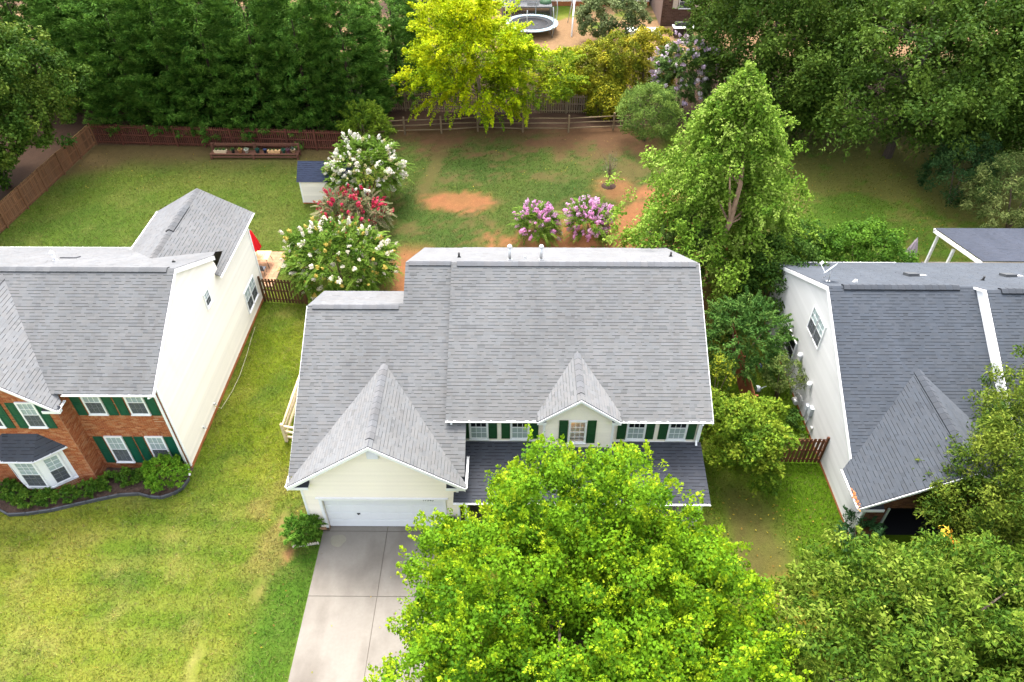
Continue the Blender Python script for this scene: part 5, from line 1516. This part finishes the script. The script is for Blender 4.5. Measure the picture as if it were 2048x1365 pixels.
def birch():
    x, y = 11.75, 36.4
    t = plant('birch_tree', 'tall light green birch tree with pale trunk behind the cream house', 'tree', (x, y))
    g = [(.036, .100, .007), (.098, .192, .014), (.185, .295, .030), (.32, .41, .09)]
    prof = lambda u: 7.0 * min(1, .72 + .9 * u) * max(.03, 1 - u) ** .92 * (1.08 if u < .5 else 1)
    P, D = bough_pts((x, y, 1.8), 11.2, prof, 104, 11, .22, .20, .42, 31, .22)
    gap = (np.abs(P[:, 0] - x - .05) < .38) & (P[:, 1] < y - 1.6) & (P[:, 2] > 6.6) & (P[:, 2] < 9.6)
    P, D = P[~gap], D[~gap]
    rr = .36 + .34 * RNG.random(len(P))
    parts = [dome_leaves(P, D + np.array([0, 0, .4]), rr, 62, .175, .112, g, up=.35, shell=.15, mixr=.5, nj=.9, squash=1.1),
             spray_leaves(P, D * np.array([1, 1, .3]) + np.array([0, 0, -.12]) + RNG.normal(size=(len(P), 3)) * .35, .85, 30, .16, .09, g[1:], spread=.3, droop=.45, nj=.8)]
    Pt = np.array([[x + .05 + .3 * (RNG.random() - .5), y, 11.0 + .28 * i] for i in range(9)])
    parts.append(dome_leaves(Pt, [(0, 0, 1)] * 9, .30, 60, .15, .10, g[1:], up=.3, shell=.1, nj=.9))
    put('crown', crown_mesh(parts), t)
    bark = (.34, .22, .14)
    tp = [(x, y - .2, 0), (x - .1, y - 1.0, 3.0), (x - .02, y - 2.2, 5.4), (x + .2, y - 1.9, 7.6), (x + .3, y - .8, 9.6), (x + .1, y, 12.2)]
    trunk(t, tp, .24, .03, bark)
    MB(bark).tube([(x - .02, y - 2.2, 5.6), (x - .35, y - 2.2, 7.2), (x - .6, y - 1.9, 8.8)], [.09, .06, .02], 8).build('limb', M['bark'], t)
    limbs(t, P, tp[1:5], bark, .07, 18)
birch()

def leyland_meshes():
    out = []
    g = [(.020, .066, .008), (.056, .148, .016), (.115, .240, .032), (.19, .34, .056)]
    for k in range(3):
        P, D = cone_pts((0, 0, .5), 13.8, 3.5, 270, .0, .16, 40 + k, .60)
        Pi = P * np.array([.62, .62, 1.0])
        d = D * np.array([1, 1, 0]) + np.array([0, 0, .12]) + RNG.normal(size=(len(P), 3)) * .22
        Ls = 1.5 + .6 * RNG.random(len(P))
        a = spray_leaves(Pi, d, Ls, 40, .42, .10, g[:3], spread=.24, droop=-.05, fan=.45, mixr=.5, nj=.35)
        # compact feathery tufts along each bough, turned up at the tips
        Q = np.repeat(Pi, 6, 0); dq = np.repeat(unit(d), 6, 0); lq = np.repeat(Ls, 6) * (.30 + .62 * RNG.random(len(Q)))
        sdv = np.stack([-dq[:, 1], dq[:, 0], np.zeros(len(dq))], 1) * (RNG.random((len(Q), 1)) - .5) * 1.5
        Q = Q + dq * lq[:, None] + sdv * .22 + np.array([0, 0, .06])
        b = spray_leaves(Q, dq * .8 + sdv * .8 + np.array([0, 0, .42]), .42 + .22 * RNG.random(len(Q)), 30, .19, .055, g[1:], spread=.5, droop=-.15, fan=.45, nj=.35, mixr=.65)
        out.append(crown_mesh([a, b], 'crown', M['needle']))
    return out
LEY = leyland_meshes()
def leylands():
    where = [(-35.4, 60.2, 1.0, 'behind the corner where the brown fences meet'), (-31.3, 57.6, 1.0, 'next to the corner one, skirt over the fence'),
             (-27.7, 57.4, 1.04, 'third along the picket fence from the corner'), (-24.2, 57.0, 1.0, 'mid row, beyond the near end of the plant bench'),
             (-20.6, 57.2, 1.06, 'beyond the flower pots of the plant bench'), (-17.0, 57.0, 1.0, 'directly behind the white garden shed'),
             (-13.6, 57.8, .97, 'last of the front row, next to the yellow leaved tree'), (-29.4, 63.0, 1.05, 'second row, behind the fence corner'),
             (-22.4, 63.2, 1.08, 'second row, behind the plant bench'), (-15.4, 63.0, 1.05, 'second row, behind the shed'), (-10.6, 63.8, .9, 'second row, half hidden by the yellow tree'), (-36.5, 65.5, 1.1, 'second row, far end of the screen'), (-8.6, 70.5, .95, 'third row, just behind the yellow leaved tree'), (-41.0, 61.5, 1.05, 'behind the leafy corner tree'), (-45, 67, 1.15, 'second row, behind the leafy corner tree'), (-41, 71, 1.2, 'third row, behind the leafy corner tree'), (-31, 69.5, 1.2, 'third row, above the fence corner'), (-24, 70, 1.2, 'third row, above the plant bench')]
    for i, (x, y, s, w) in enumerate(where):
        t = plant('cypress_tree', 'tall dark green cypress ' + w, 'tree', (x, y), 'tall cypress trees screening the back fence')
        put('crown', LEY[i % 3], t, Matrix.Translation((x, y, 0)) @ Matrix.Rotation(i * 1.3, 4, 'Z') @ Matrix.Scale(s, 4))
        trunk(t, [(x, y, 0), (x, y, 5), (x, y, 9.0 * s)], .22, .03, (.06, .045, .03))
leylands()

def broad_tree(label, x, y, h, rad, pal, seed, n, leaf=(.2, .13), name='broadleaf_tree', zlo=-.75, ctr=.58, per=70, bark=(.10, .08, .065), rr0=.6, nl=14, lobes=(), shell=.3, group=None, spr=0):
    t = plant(name, label, 'tree', (x, y), group)
    parts = []; allP = []
    for c, r, k, s in [((x, y, h * ctr), (rad, rad, h * (1 - ctr)), n, seed)] + list(lobes):
        P, D = ell_pts(c, r, k, zlo, .25, .34, s)
        P = P + RNG.normal(size=P.shape) * rr0 * .5
        parts.append(dome_leaves(P, D + np.array([0, 0, .3]), rr0 * (.8 + .8 * RNG.random(len(P))), int(per * 1.08), leaf[0], leaf[1], pal, up=.5, shell=shell * .6, mixr=.6, nj=.75))
        if spr: parts.append(spray_leaves(P, D + np.array([0, 0, .15]) + RNG.normal(size=(len(P), 3)) * .4, rr0 * 2.2, int(spr * 1.6), leaf[0], leaf[1] * .7, pal[1:], spread=.3, droop=.35))
        allP.append(P)
    put('crown', crown_mesh(parts), t)
    P = np.concatenate(allP)
    tp = [(x, y, 0), (x + .1, y, h * .2), (x - .1, y + .1, h * .42), (x + .1, y, h * .62), (x, y, h * .85)]
    trunk(t, tp, .035 * h ** .9, .04, bark)
    limbs(t, P, tp[1:4], bark, .012 * h, nl)
    return t
oak = [(.018, .045, .004), (.038, .080, .008), (.066, .118, .013), (.112, .172, .022)]
broad_tree('leafy mid green tree in the far corner outside the brown fence', -37.6, 47.4, 12.4, 5.2, [(.014, .045, .005), (.040, .090, .010), (.085, .145, .017), (.17, .225, .032)], 51, 260, leaf=(.22, .15), per=110, rr0=.62, lobes=[((-38.2, 43.4, 3.4), (3.0, 3.4, 3.0), 100, 52), ((-35.4, 49.6, 6.4), (3.9, 3.4, 3.6), 120, 53), ((-36.8, 45.4, 6.4), (3.4, 3.2, 3.2), 90, 153)])
broad_tree('big dark oak rising behind the birch tree', 21.0, 60.6, 14.5, 6.3, oak, 54, 320, leaf=(.27, .16), per=95, rr0=.9, zlo=-.9, spr=12, lobes=[((21, 55.0, 4.6), (4.4, 3.0, 2.8), 90, 158)])
broad_tree('big dark oak with its trunk on bare soil in the right back yard', 29.2, 52.6, 14.0, 7.2, oak, 55, 340, leaf=(.26, .16), per=95, rr0=.9, zlo=-.75, spr=12, lobes=[((25.5, 52.6, 5.0), (4.2, 2.8, 2.4), 80, 59), ((33.0, 51.0, 4.8), (4.2, 2.8, 2.4), 80, 159)])
broad_tree('big dark oak at the right edge of the back yards', 38.5, 54.0, 15, 7.4, oak, 56, 340, leaf=(.27, .16), per=95, rr0=.9, zlo=-.85, spr=12, lobes=[((35.5, 50.5, 4.4), (4.0, 2.6, 2.6), 70, 160)])
broad_tree('dark oak in the second row between the other oaks', 26.0, 65.0, 16, 7.5, oak, 57, 300, leaf=(.30, .18), per=85, rr0=1.0, zlo=-.85)
broad_tree('dark shady tree filling the second row beyond the right oaks', 38, 67, 16, 8, oak, 60, 260, leaf=(.32, .2), per=80, rr0=1.05, zlo=-.8)

def yellow_tree():
    x, y = -3.2, 58.6
    t = plant('locust_tree', 'airy yellow green tree with drooping branches behind the split rail fence', 'tree', (x, y))
    g = [(.09, .18, .004), (.24, .36, .004), (.44, .52, .005), (.64, .62, .007)]
    P, D = ell_pts((x + .2, y, 5.0), (4.4, 3.6, 3.9), 200, -.8, .25, .35, 61)
    P2, D2 = ell_pts((x - 1.4, y - .3, 7.8), (2.6, 2.4, 3.0), 80, -.5, .2, .3, 62)
    P3, D3 = ell_pts((x + 4.4, y - .3, 3.6), (3.4, 2.6, 2.2), 60, -.6, .2, .3, 63)
    parts = []
    low = [(.05, .11, .004), (.11, .19, .005), (.22, .29, .006), (.42, .42, .007)]
    for p, d, pal in ((P, D, g), (P2, D2, g[1:]), (P3, D3, low)):
        dd = d * np.array([1, 1, .35]) + np.array([0, 0, .12]) + RNG.normal(size=(len(p), 3)) * .2
        parts.append(spray_leaves(p * 1.0 - d * .5, dd, 2.0, 130, .21, .11, pal, spread=.20, droop=.12, mixr=.5, fan=.9))
        parts.append(dome_leaves(p, d + np.array([0, 0, .4]), .85, 78, .19, .12, pal, up=.5, shell=.2, mixr=.6))
    Pl, Dl = ell_pts((x - .6, y - 1.0, 2.6), (4.6, 2.0, 1.6), 40, -.5, .2, .3, 64)
    parts.append(spray_leaves(Pl, Dl * np.array([1, 1, .1]) + np.array([0, -.2, -.12]), 1.4, 60, .17, .09, low, spread=.2, droop=.4))
    put('crown', crown_mesh(parts), t)
    bark = (.30, .23, .16)
    tp = [(x, y, 0), (x + .2, y, 2.6), (x - .1, y, 5.2), (x, y, 9.6)]
    trunk(t, tp, .20, .03, bark)
    limbs(t, np.concatenate([P, P2, P3, Pl]), tp[1:], bark, .07, 20)
yellow_tree()

def mound(name, label, cat, x, y, z, r, n, pal, leaf, per, rr, seed, group=None, zlo=-.3, material='leaf', up=.5, shell=.3, spr=None, stem=True, lump=.2, nj=.6, inner=.15):
    t = plant(name, label, cat, (x, y), group)
    if r[0] > 1.2: per, rr, n = int(per * 1.6), rr * 1.15, int(n * 1.25)
    P, D = ell_pts((x, y, z), r, n, zlo, inner, lump, seed)
    parts = [dome_leaves(P, D + np.array([0, 0, .4]), rr * (.7 + .6 * RNG.random(len(P))), per, leaf[0], leaf[1], pal, up=up, shell=shell, mixr=.55, nj=nj)]
    if spr: parts.append(spray_leaves(P - D * rr * .5, D + np.array([0, 0, spr[3] if len(spr) > 3 else .2]) + RNG.normal(size=(len(P), 3)) * .2, spr[0], spr[1], leaf[0], leaf[1], pal[1:], spread=spr[2], droop=.2))
    put('crown' if 'tree' in name or 'shrub' not in name else 'foliage', crown_mesh(parts, 'foliage', M[material]), t)
    if stem:
        for k in range(3):
            a = k * 2.1
            trunk(t, [(x + .06 * math.cos(a), y + .06 * math.sin(a), 0), (x + r[0] * .25 * math.cos(a), y + r[1] * .25 * math.sin(a), z * .8), (x + r[0] * .5 * math.cos(a), y + r[1] * .5 * math.sin(a), z + r[2] * .4)], .05 * max(.4, min(1.5, r[0])), .01, (.14, .10, .07), 'stem', 6)
    return t, P, D

# crape myrtles with flower heads
def crape(label, x, y, z, r, n, col, nf, pal, fs, seed, per=46, leaf=(.15, .075), spr=(.8, 26, .25), zlo=-.45, bud=None, name='crape_myrtle', fz=-.35, fr=True):
    t, P, D = mound(name, label, 'flowering shrub', x, y, z, r, n, pal, leaf, per, .34, seed, zlo=zlo, spr=spr, lump=.16)
    Pq = P + D * .1
    if fr:
        f = np_mesh('fronds', *(lambda q: (q[0], np.arange(len(q[0])).reshape(-1, 4), M['leaf'], q[1]))(frond_leaves(np.repeat(Pq, 3, 0) + RNG.normal(size=(len(Pq) * 3, 3)) * .15, np.repeat(D, 3, 0) * np.array([1, 1, .5]) + RNG.normal(size=(len(Pq) * 3, 3)) * .4 + np.array([0, 0, .1]), .8, 26, .15, .055, pal[1:], droop=.35)))
        put('fronds', f, t)
    ms = [flower_mesh(col, fs, 26, 1.9) for _ in range(4)]
    if bud: ms += [flower_mesh(bud, fs * .9, 22, 1.9) for _ in range(2)]
    Pf, Df = ell_pts((x, y, z), (r[0] + .30, r[1] + .30, r[2] + .30), nf, fz, .1, .3, seed)
    Pf = Pf + RNG.normal(size=Pf.shape) * .12
    flowers(t, Pf, Df + RNG.normal(size=Df.shape) * .3, ms, (.6, 1.35))
    return t
cg = [(.03, .075, .008), (.065, .135, .012), (.11, .195, .02), (.17, .245, .035)]
crape('round crape myrtle covered in cream white flowers beside the small shed', -10.5, 45.9, 2.2, (2.4, 2.2, 1.7), 90, (.66, .64, .54), 220, cg, .32, 71, leaf=(.20, .085), bud=(.48, .44, .22))
crape('cream and yellow flowered crape myrtle between the two houses', -10.4, 35.2, 2.1, (2.8, 2.3, 1.75), 130, (.66, .62, .50), 250, cg, .28, 72, leaf=(.19, .08), bud=(.46, .36, .08), zlo=-.6, fz=-.6)
crape('low crimson flowered crape myrtle between the two white ones', -10.9, 42.0, 1.25, (1.95, 1.5, 1.0), 44, (.50, .035, .085), 110, [(.05, .085, .02), (.11, .14, .05), (.20, .20, .10), (.28, .17, .12)], .30, 73, bud=(.42, .11, .09))
crape('pink flowered shrub at the edge of the clay, nearer the roof pipes', 1.4, 40.9, 1.15, (1.05, 1.0, .95), 40, (.60, .28, .50), 95, cg, .30, 74, zlo=-.7, bud=(.56, .34, .50))
crape('fuller pink flowered shrub next to the birch tree', 4.9, 40.9, 1.35, (1.15, 1.15, 1.15), 48, (.62, .30, .52), 170, cg, .30, 75, zlo=-.7, bud=(.58, .38, .53))
crape('red flowered shrub half hidden below the birch branches', 9.4, 34.4, 3.4, (1.8, 1.6, 1.9), 55, (.45, .07, .07), 46, [(.025, .06, .012), (.05, .10, .02), (.09, .15, .03), (.13, .19, .05)], .30, 76, bud=(.45, .16, .12))
crape('tall pale lilac crape myrtle below the dark oak', 13.9, 59.6, 3.4, (2.2, 2.0, 3.3), 100, (.52, .40, .50), 110, [(.03, .07, .015), (.06, .115, .025), (.10, .17, .035), (.16, .22, .06)], .40, 77, leaf=(.20, .10), zlo=-.6, bud=(.66, .58, .60))

# evergreen with feathery shoots, yellow green tree and other planting by the right side wall
mound('nandina', 'dark green feathery evergreen between the cream and grey houses', 'shrub', 11.75, 28.2, 2.0, (2.0, 1.9, 2.3), 130, [(.018, .055, .010), (.04, .105, .018), (.075, .165, .028), (.16, .24, .05)], (.19, .055), 26, .3, 81, zlo=-.6, spr=(.85, 62, .16, .1))
mound('redbud_tree', 'bushy yellow green tree beside the porch roof', 'tree', 10.3, 21.8, 2.0, (1.85, 1.8, 1.8), 90, [(.042, .095, .008), (.090, .170, .012), (.165, .240, .016), (.28, .32, .03)], (.14, .09), 90, .36, 82, zlo=-.55, lump=.42, spr=(.8, 30, .3, .25))
mound('redbud_shrub', 'small yellow leaved shoots rising beside the roof edge of the cream house', 'shrub', 10.0, 25.4, 1.7, (.6, .7, 1.5), 26, [(.05, .09, .01), (.14, .19, .015), (.33, .34, .02)], (.12, .075), 26, .3, 83, zlo=-.7)
mound('small_tree', 'thin light green tree against the grey side wall', 'tree', 13.45, 26.2, 1.7, (.85, .9, .85), 30, [(.05, .085, .02), (.10, .15, .03), (.19, .23, .06)], (.13, .05), 60, .32, 84, zlo=-.7)
mound('low_shrub', 'low weedy shrub by the utility boxes on the grey wall', 'shrub', 13.8, 24.4, .3, (.3, .6, .35), 14, [(.03, .08, .01), (.06, .13, .02), (.10, .18, .03)], (.12, .07), 40, .16, 85, stem=False)
mound('low_shrub', 'low weeds by the end of the dark brown fence panel', 'shrub', 13.5, 22.9, .25, (.55, .5, .3), 14, [(.05, .09, .02), (.10, .14, .03), (.15, .18, .05)], (.11, .06), 40, .16, 86, stem=False)
mound('fern_shrub', 'dark spiky evergreen shrub at the front corner of the grey wall', 'shrub', 14.35, 17.0, .85, (.75, 1.2, .85), 48, [(.010, .04, .012), (.025, .075, .022), (.05, .12, .04)], (.16, .04), 40, .26, 87, spr=(.6, 40, .18, .3))
mound('bamboo_shrub', 'bright green bushy shrub at the garage corner of the cream house', 'shrub', -9.0, 17.7, .62, (.62, .55, .62), 44, [(.035, .10, .010), (.08, .19, .018), (.15, .28, .03)], (.17, .045), 44, .2, 88, spr=(.5, 34, .2, .3))
mound('boxwood_shrub', 'dark green rounded shrub by the garage door edge at the maple', 'shrub', -2.62, 17.65, .55, (.42, .5, .55), 34, [(.008, .03, .008), (.02, .06, .015), (.04, .09, .02)], (.09, .055), 70, .16, 89)
# shrubs of the mulch bed
small = [(.018, .06, .008), (.05, .125, .012), (.10, .20, .02), (.17, .27, .03)]
for i, (x, y, lab) in enumerate([(-23.0, 20.0, 'small round shrub in the shade left of the bay window'), (-22.35, 19.62, 'small round shrub against the mulch before the bay window edge'), (-21.6, 19.42, 'small shrub below the left half of the bay window'), (-20.85, 19.45, 'small bright shrub below the middle of the bay window'), (-20.05, 19.62, 'small shrub below the angled pane of the bay window'), (-19.15, 19.95, 'small shrub where the bay window wall ends'), (-18.5, 20.42, 'small shrub at the brick corner'), (-17.75, 20.62, 'small shrub under the first ground floor window'), (-17.0, 20.62, 'small shrub between the ground floor windows')]):
    mound('small_shrub', lab, 'shrub', x, y, .32, (.34 + .05 * (i % 3), .34, .36), 22, small, (.12, .045), 40, .15, 100 + i, group='small round shrubs in the mulch bed', spr=(.3, 26, .25, .5), stem=False)
mound('juniper_shrub', 'large bright green rounded shrub at the corner of the brick house', 'shrub', -15.85, 20.55, .72, (.82, .72, .80), 90, [(.03, .10, .006), (.08, .20, .012), (.15, .30, .02), (.22, .36, .03)], (.12, .035), 50, .2, 110, spr=(.3, 50, .3, .3), zlo=-.4, material='needle')
mound('fern_shrub', 'bright light green young conifer behind the white flowered tree', 'shrub', -11.8, 53.6, 1.7, (1.7, 1.2, 1.7), 50, [(.04, .09, .010), (.10, .18, .012), (.19, .27, .02)], (.24, .06), 30, .4, 111, spr=(1.0, 46, .25, .2))
mound('pine_tree', 'light green fluffy pine in front of the lilac tree', 'tree', 10.4, 55.2, 2.3, (2.3, 2.0, 2.0), 75, [(.045, .095, .02), (.10, .17, .03), (.17, .26, .045), (.25, .34, .06)], (.20, .05), 90, .5, 112, zlo=-.6, nj=.9)
# olive yellow hedge: each shrub on its own
hp = [(.06, .09, .006), (.14, .17, .010), (.27, .27, .015), (.44, .37, .02)]
for i, (x, y, h, rr, lab) in enumerate([(4.2, 62.8, 4.2, 2.4, 'olive shrub at the trampoline end of the hedge'), (6.6, 62.2, 5.0, 2.5, 'olive green shrub, second of the hedge from the trampoline'), (8.9, 62.6, 5.7, 2.6, 'tall olive shrub in the middle of the hedge'), (11.4, 63.0, 5.9, 2.5, 'golden yellow topped shrub of the hedge by the lilac tree'), (7.8, 60.6, 2.6, 1.6, 'small lime shrub in front of the hedge')]):
    mound('hedge_shrub', lab, 'shrub', x, y, h * .5, (rr, 1.8, h * .55), 70, hp if i != 3 else [(.10, .12, .01), (.24, .23, .015), (.42, .34, .02)], (.19, .11), 70, .5, 120 + i, group='olive shrubs of the hedge behind the split rail fence', zlo=-.6)
mound('small_tree', 'pale green small tree in front of the far white house', 'tree', 9.8, 77.5, 2.6, (3.2, 2.6, 2.7), 85, [(.06, .10, .03), (.13, .17, .06), (.24, .28, .12)], (.26, .14), 60, .5, 130, zlo=-.5)
mound('holly_shrub', 'pale green holly at the right edge above the porch roof', 'shrub', 33.4, 42.2, 2.6, (3.2, 2.6, 2.8), 110, [(.03, .06, .012), (.07, .115, .025), (.16, .20, .055), (.28, .31, .10)], (.20, .06), 60, .42, 131, spr=(.8, 34, .3, .1), zlo=-.5)
mound('cedar_shrub', 'dark green cedar shrub behind the pale holly', 'shrub', 31.0, 45.6, 2.2, (2.2, 2.0, 2.4), 70, [(.012, .042, .012), (.03, .075, .02), (.06, .115, .03)], (.2, .07), 60, .45, 132, zlo=-.5)
mound('round_shrub', 'bright green bushy shrub peeking over the grey house ridge', 'shrub', 20.5, 35.6, 2.2, (2.2, 1.6, 2.2), 70, [(.03, .085, .008), (.07, .16, .012), (.13, .24, .02)], (.16, .09), 80, .45, 133, zlo=-.5)
mound('round_shrub', 'darker bushy shrub beside the bright green one', 'shrub', 17.0, 36.6, 1.7, (1.8, 1.5, 1.7), 50, [(.02, .06, .008), (.045, .11, .012), (.08, .16, .02)], (.17, .10), 70, .45, 134, zlo=-.5)
mound('wild_shrub', 'dark understorey shrub below the birch on the grey house side', 'shrub', 14.6, 33.0, 2.2, (2.2, 2.0, 2.6), 80, [(.018, .055, .008), (.045, .10, .012), (.09, .155, .02)], (.16, .10), 80, .5, 135, zlo=-.6)
mound('wild_shrub', 'dark shrub under the oak at the fence end', 'shrub', 17.0, 53.0, 1.6, (2.6, 1.8, 1.8), 60, oak, (.22, .14), 60, .5, 136, zlo=-.4)
def sapling():
    t = plant('bare_sapling', 'thin grey leafless sapling in a mulch ring on the clay', 'sapling', (6.86, 47.95))
    for k in range(16):
        a = k * 2.4; r = .15 + .3 * random.random(); z = 1.4 + 1.4 * random.random()
        MB((.22, .17, .13)).tube([(6.86, 47.95, .2 + .05 * k), (6.86 + r * .6 * math.cos(a), 47.95 + r * .6 * math.sin(a), z * .7), (6.86 + r * 1.4 * math.cos(a), 47.95 + r * 1.4 * math.sin(a), z)], [.022, .014, .004], 5).build('branch', M['bark'], t)
    trunk(t, [(6.86, 47.95, 0), (6.84, 47.9, 1.2), (6.88, 47.95, 2.7)], .03, .008, (.2, .15, .12))
    P, D = ell_pts((6.86, 47.95, 1.6), (.45, .45, .9), 18, -.8, .3, .2, 140)
    put('foliage', crown_mesh([dome_leaves(P, D, .25, 10, .09, .05, [(.10, .10, .05), (.16, .15, .09)], shell=.1)], 'foliage'), t)
    MB((.07, .04, .03)).lathe((6.86, 47.9, 0), [(.55, .0), (.45, .06), (.1, .09), (.001, .09)], 14).build('mulch_ring', M['mulch'], t)
sapling()

# ------------------------------------------------------------------ grass
def grass():
    V, T = [], []
    def field(x0, x1, y0, y1, dens, h, w):
        n = int((x1 - x0) * (y1 - y0) * dens)
        x = x0 + (x1 - x0) * RNG.random(n); y = y0 + (y1 - y0) * RNG.random(n)
        c, d = ground_cover(x, y)
        keep = RNG.random(n) < d * d
        for bx0, bx1, by0, by1 in ((-8.35, -2.2, 0, 18.2), (-31, -15.1, 21.3, 34.8), (-8.95, 8.0, 17.8, 32.4), (14.35, 33, 17.6, 32.8), (-16.6, -14.85, 35.4, 39.2), (-15.2, -11.5, 45.2, 47.4), (25.9, 36, 33, 38.2)):
            keep &= ~((x > bx0) & (x < bx1) & (y > by0) & (y < by1))
        ex = np.array([-24.5, -22.82, -22.3, -20.5, -18.67, -17, -15.9, -15.0]); ey = np.array([19.3, 18.98, 18.72, 18.98, 19.56, 19.88, 19.68, 20.75])
        keep &= ~((x < -15.0) & (x > -24.6) & (y > np.interp(x, ex, ey) - .05) & (y < 21.4))
        # keep to what the lens can see, with a margin
        f = y * math.cos(R(41.5)) + 27 * math.sin(R(41.5)); u = x / f; v = (-y * math.sin(R(41.5)) + 27 * math.cos(R(41.5))) / f
        keep &= (np.abs(u) < .80) & (np.abs(v) < .56)
        x, y, c = x[keep], y[keep], c[keep]; k = len(x)
        tuft = fbm(x, y, 1.3, 91)
        hh = h * (.5 + .9 * RNG.random(k)) * (.6 + .8 * tuft)
        a = RNG.random(k) * 6.283; ca, sa = np.cos(a), np.sin(a)
        lx, ly = RNG.normal(size=k) * .8 * hh, RNG.normal(size=k) * .8 * hh
        ww = w * (.7 + .6 * RNG.random(k))
        p0 = np.stack([x - ca * ww, y - sa * ww, np.full(k, -.01)], 1); p1 = np.stack([x + ca * ww, y + sa * ww, np.full(k, -.01)], 1)
        p2 = np.stack([x + lx, y + ly, hh], 1)
        V.append(np.stack([p0, p1, p2], 1).reshape(-1, 3))
        m1, m2 = fbm(x, y, 4.5, 93, 3), fbm(x, y, 11, 95, 2)
        c = c * (.70 + .62 * m1)[:, None]
        straw = np.clip((m2 - .55) * 3.5, 0, .55)[:, None]
        c = c * (1 - straw) + np.array([.26, .22, .085]) * straw * (.4 + .6 * np.clip(c.max(1, keepdims=True) * 5, 0, 1))
        T.append(np.clip(c * (.72 + .8 * RNG.random((k, 1)) ** 1.3) * (1 + .10 * RNG.normal(size=(k, 3))), 0, 1))
    field(-24, 14.4, 8.5, 34, 350, .085, .014)
    field(-36, 36, 34, 57.5, 160, .075, .018)
    V = np.concatenate(V); T = np.concatenate(T)
    o = put('grass', np_mesh('grass', V, np.arange(len(V)).reshape(-1, 3), M['grass'], T))
    o['kind'] = 'stuff'
grass()

def litter():
    """fallen leaves under the trees and blown along the drive"""
    mb_v, mb_t = [], []
    for x0, x1, y0, y1, n, z in ((-8.3, -3, 8.5, 17.8, 22, .042), (-12.5, -8.4, 9, 20, 26, .05), (8.2, 13.8, 11, 20, 230, .05), (-9, 8, 46, 56, 120, .05), (18, 33, 39, 52, 360, .05), (-34, -14, 47, 53, 120, .05)):
        x = x0 + (x1 - x0) * RNG.random(n); y = y0 + (y1 - y0) * RNG.random(n)
        pos = np.stack([x, y, np.full(n, z) + .02 * RNG.random(n)], 1)
        nr = unit(np.array([0, 0, 1.0]) + RNG.normal(size=(n, 3)) * .3); ax = unit(np.cross(nr, RNG.normal(size=(n, 3))))
        s = .06 + .07 * RNG.random(n)
        mb_v.append(leaf_quads(pos, ax, nr, s, s * .65)); mb_t.append(pick_cols(n, [(.10, .06, .02), (.22, .14, .03), (.38, .30, .03), (.20, .22, .03)], np.arange(n), n, 0))
    o = put('fallen_leaves', np_mesh('fallen_leaves', np.concatenate(mb_v), np.arange(sum(len(v) for v in mb_v)).reshape(-1, 4), M['leaf'], np.concatenate(mb_t)))
    o['kind'] = 'stuff'
litter()
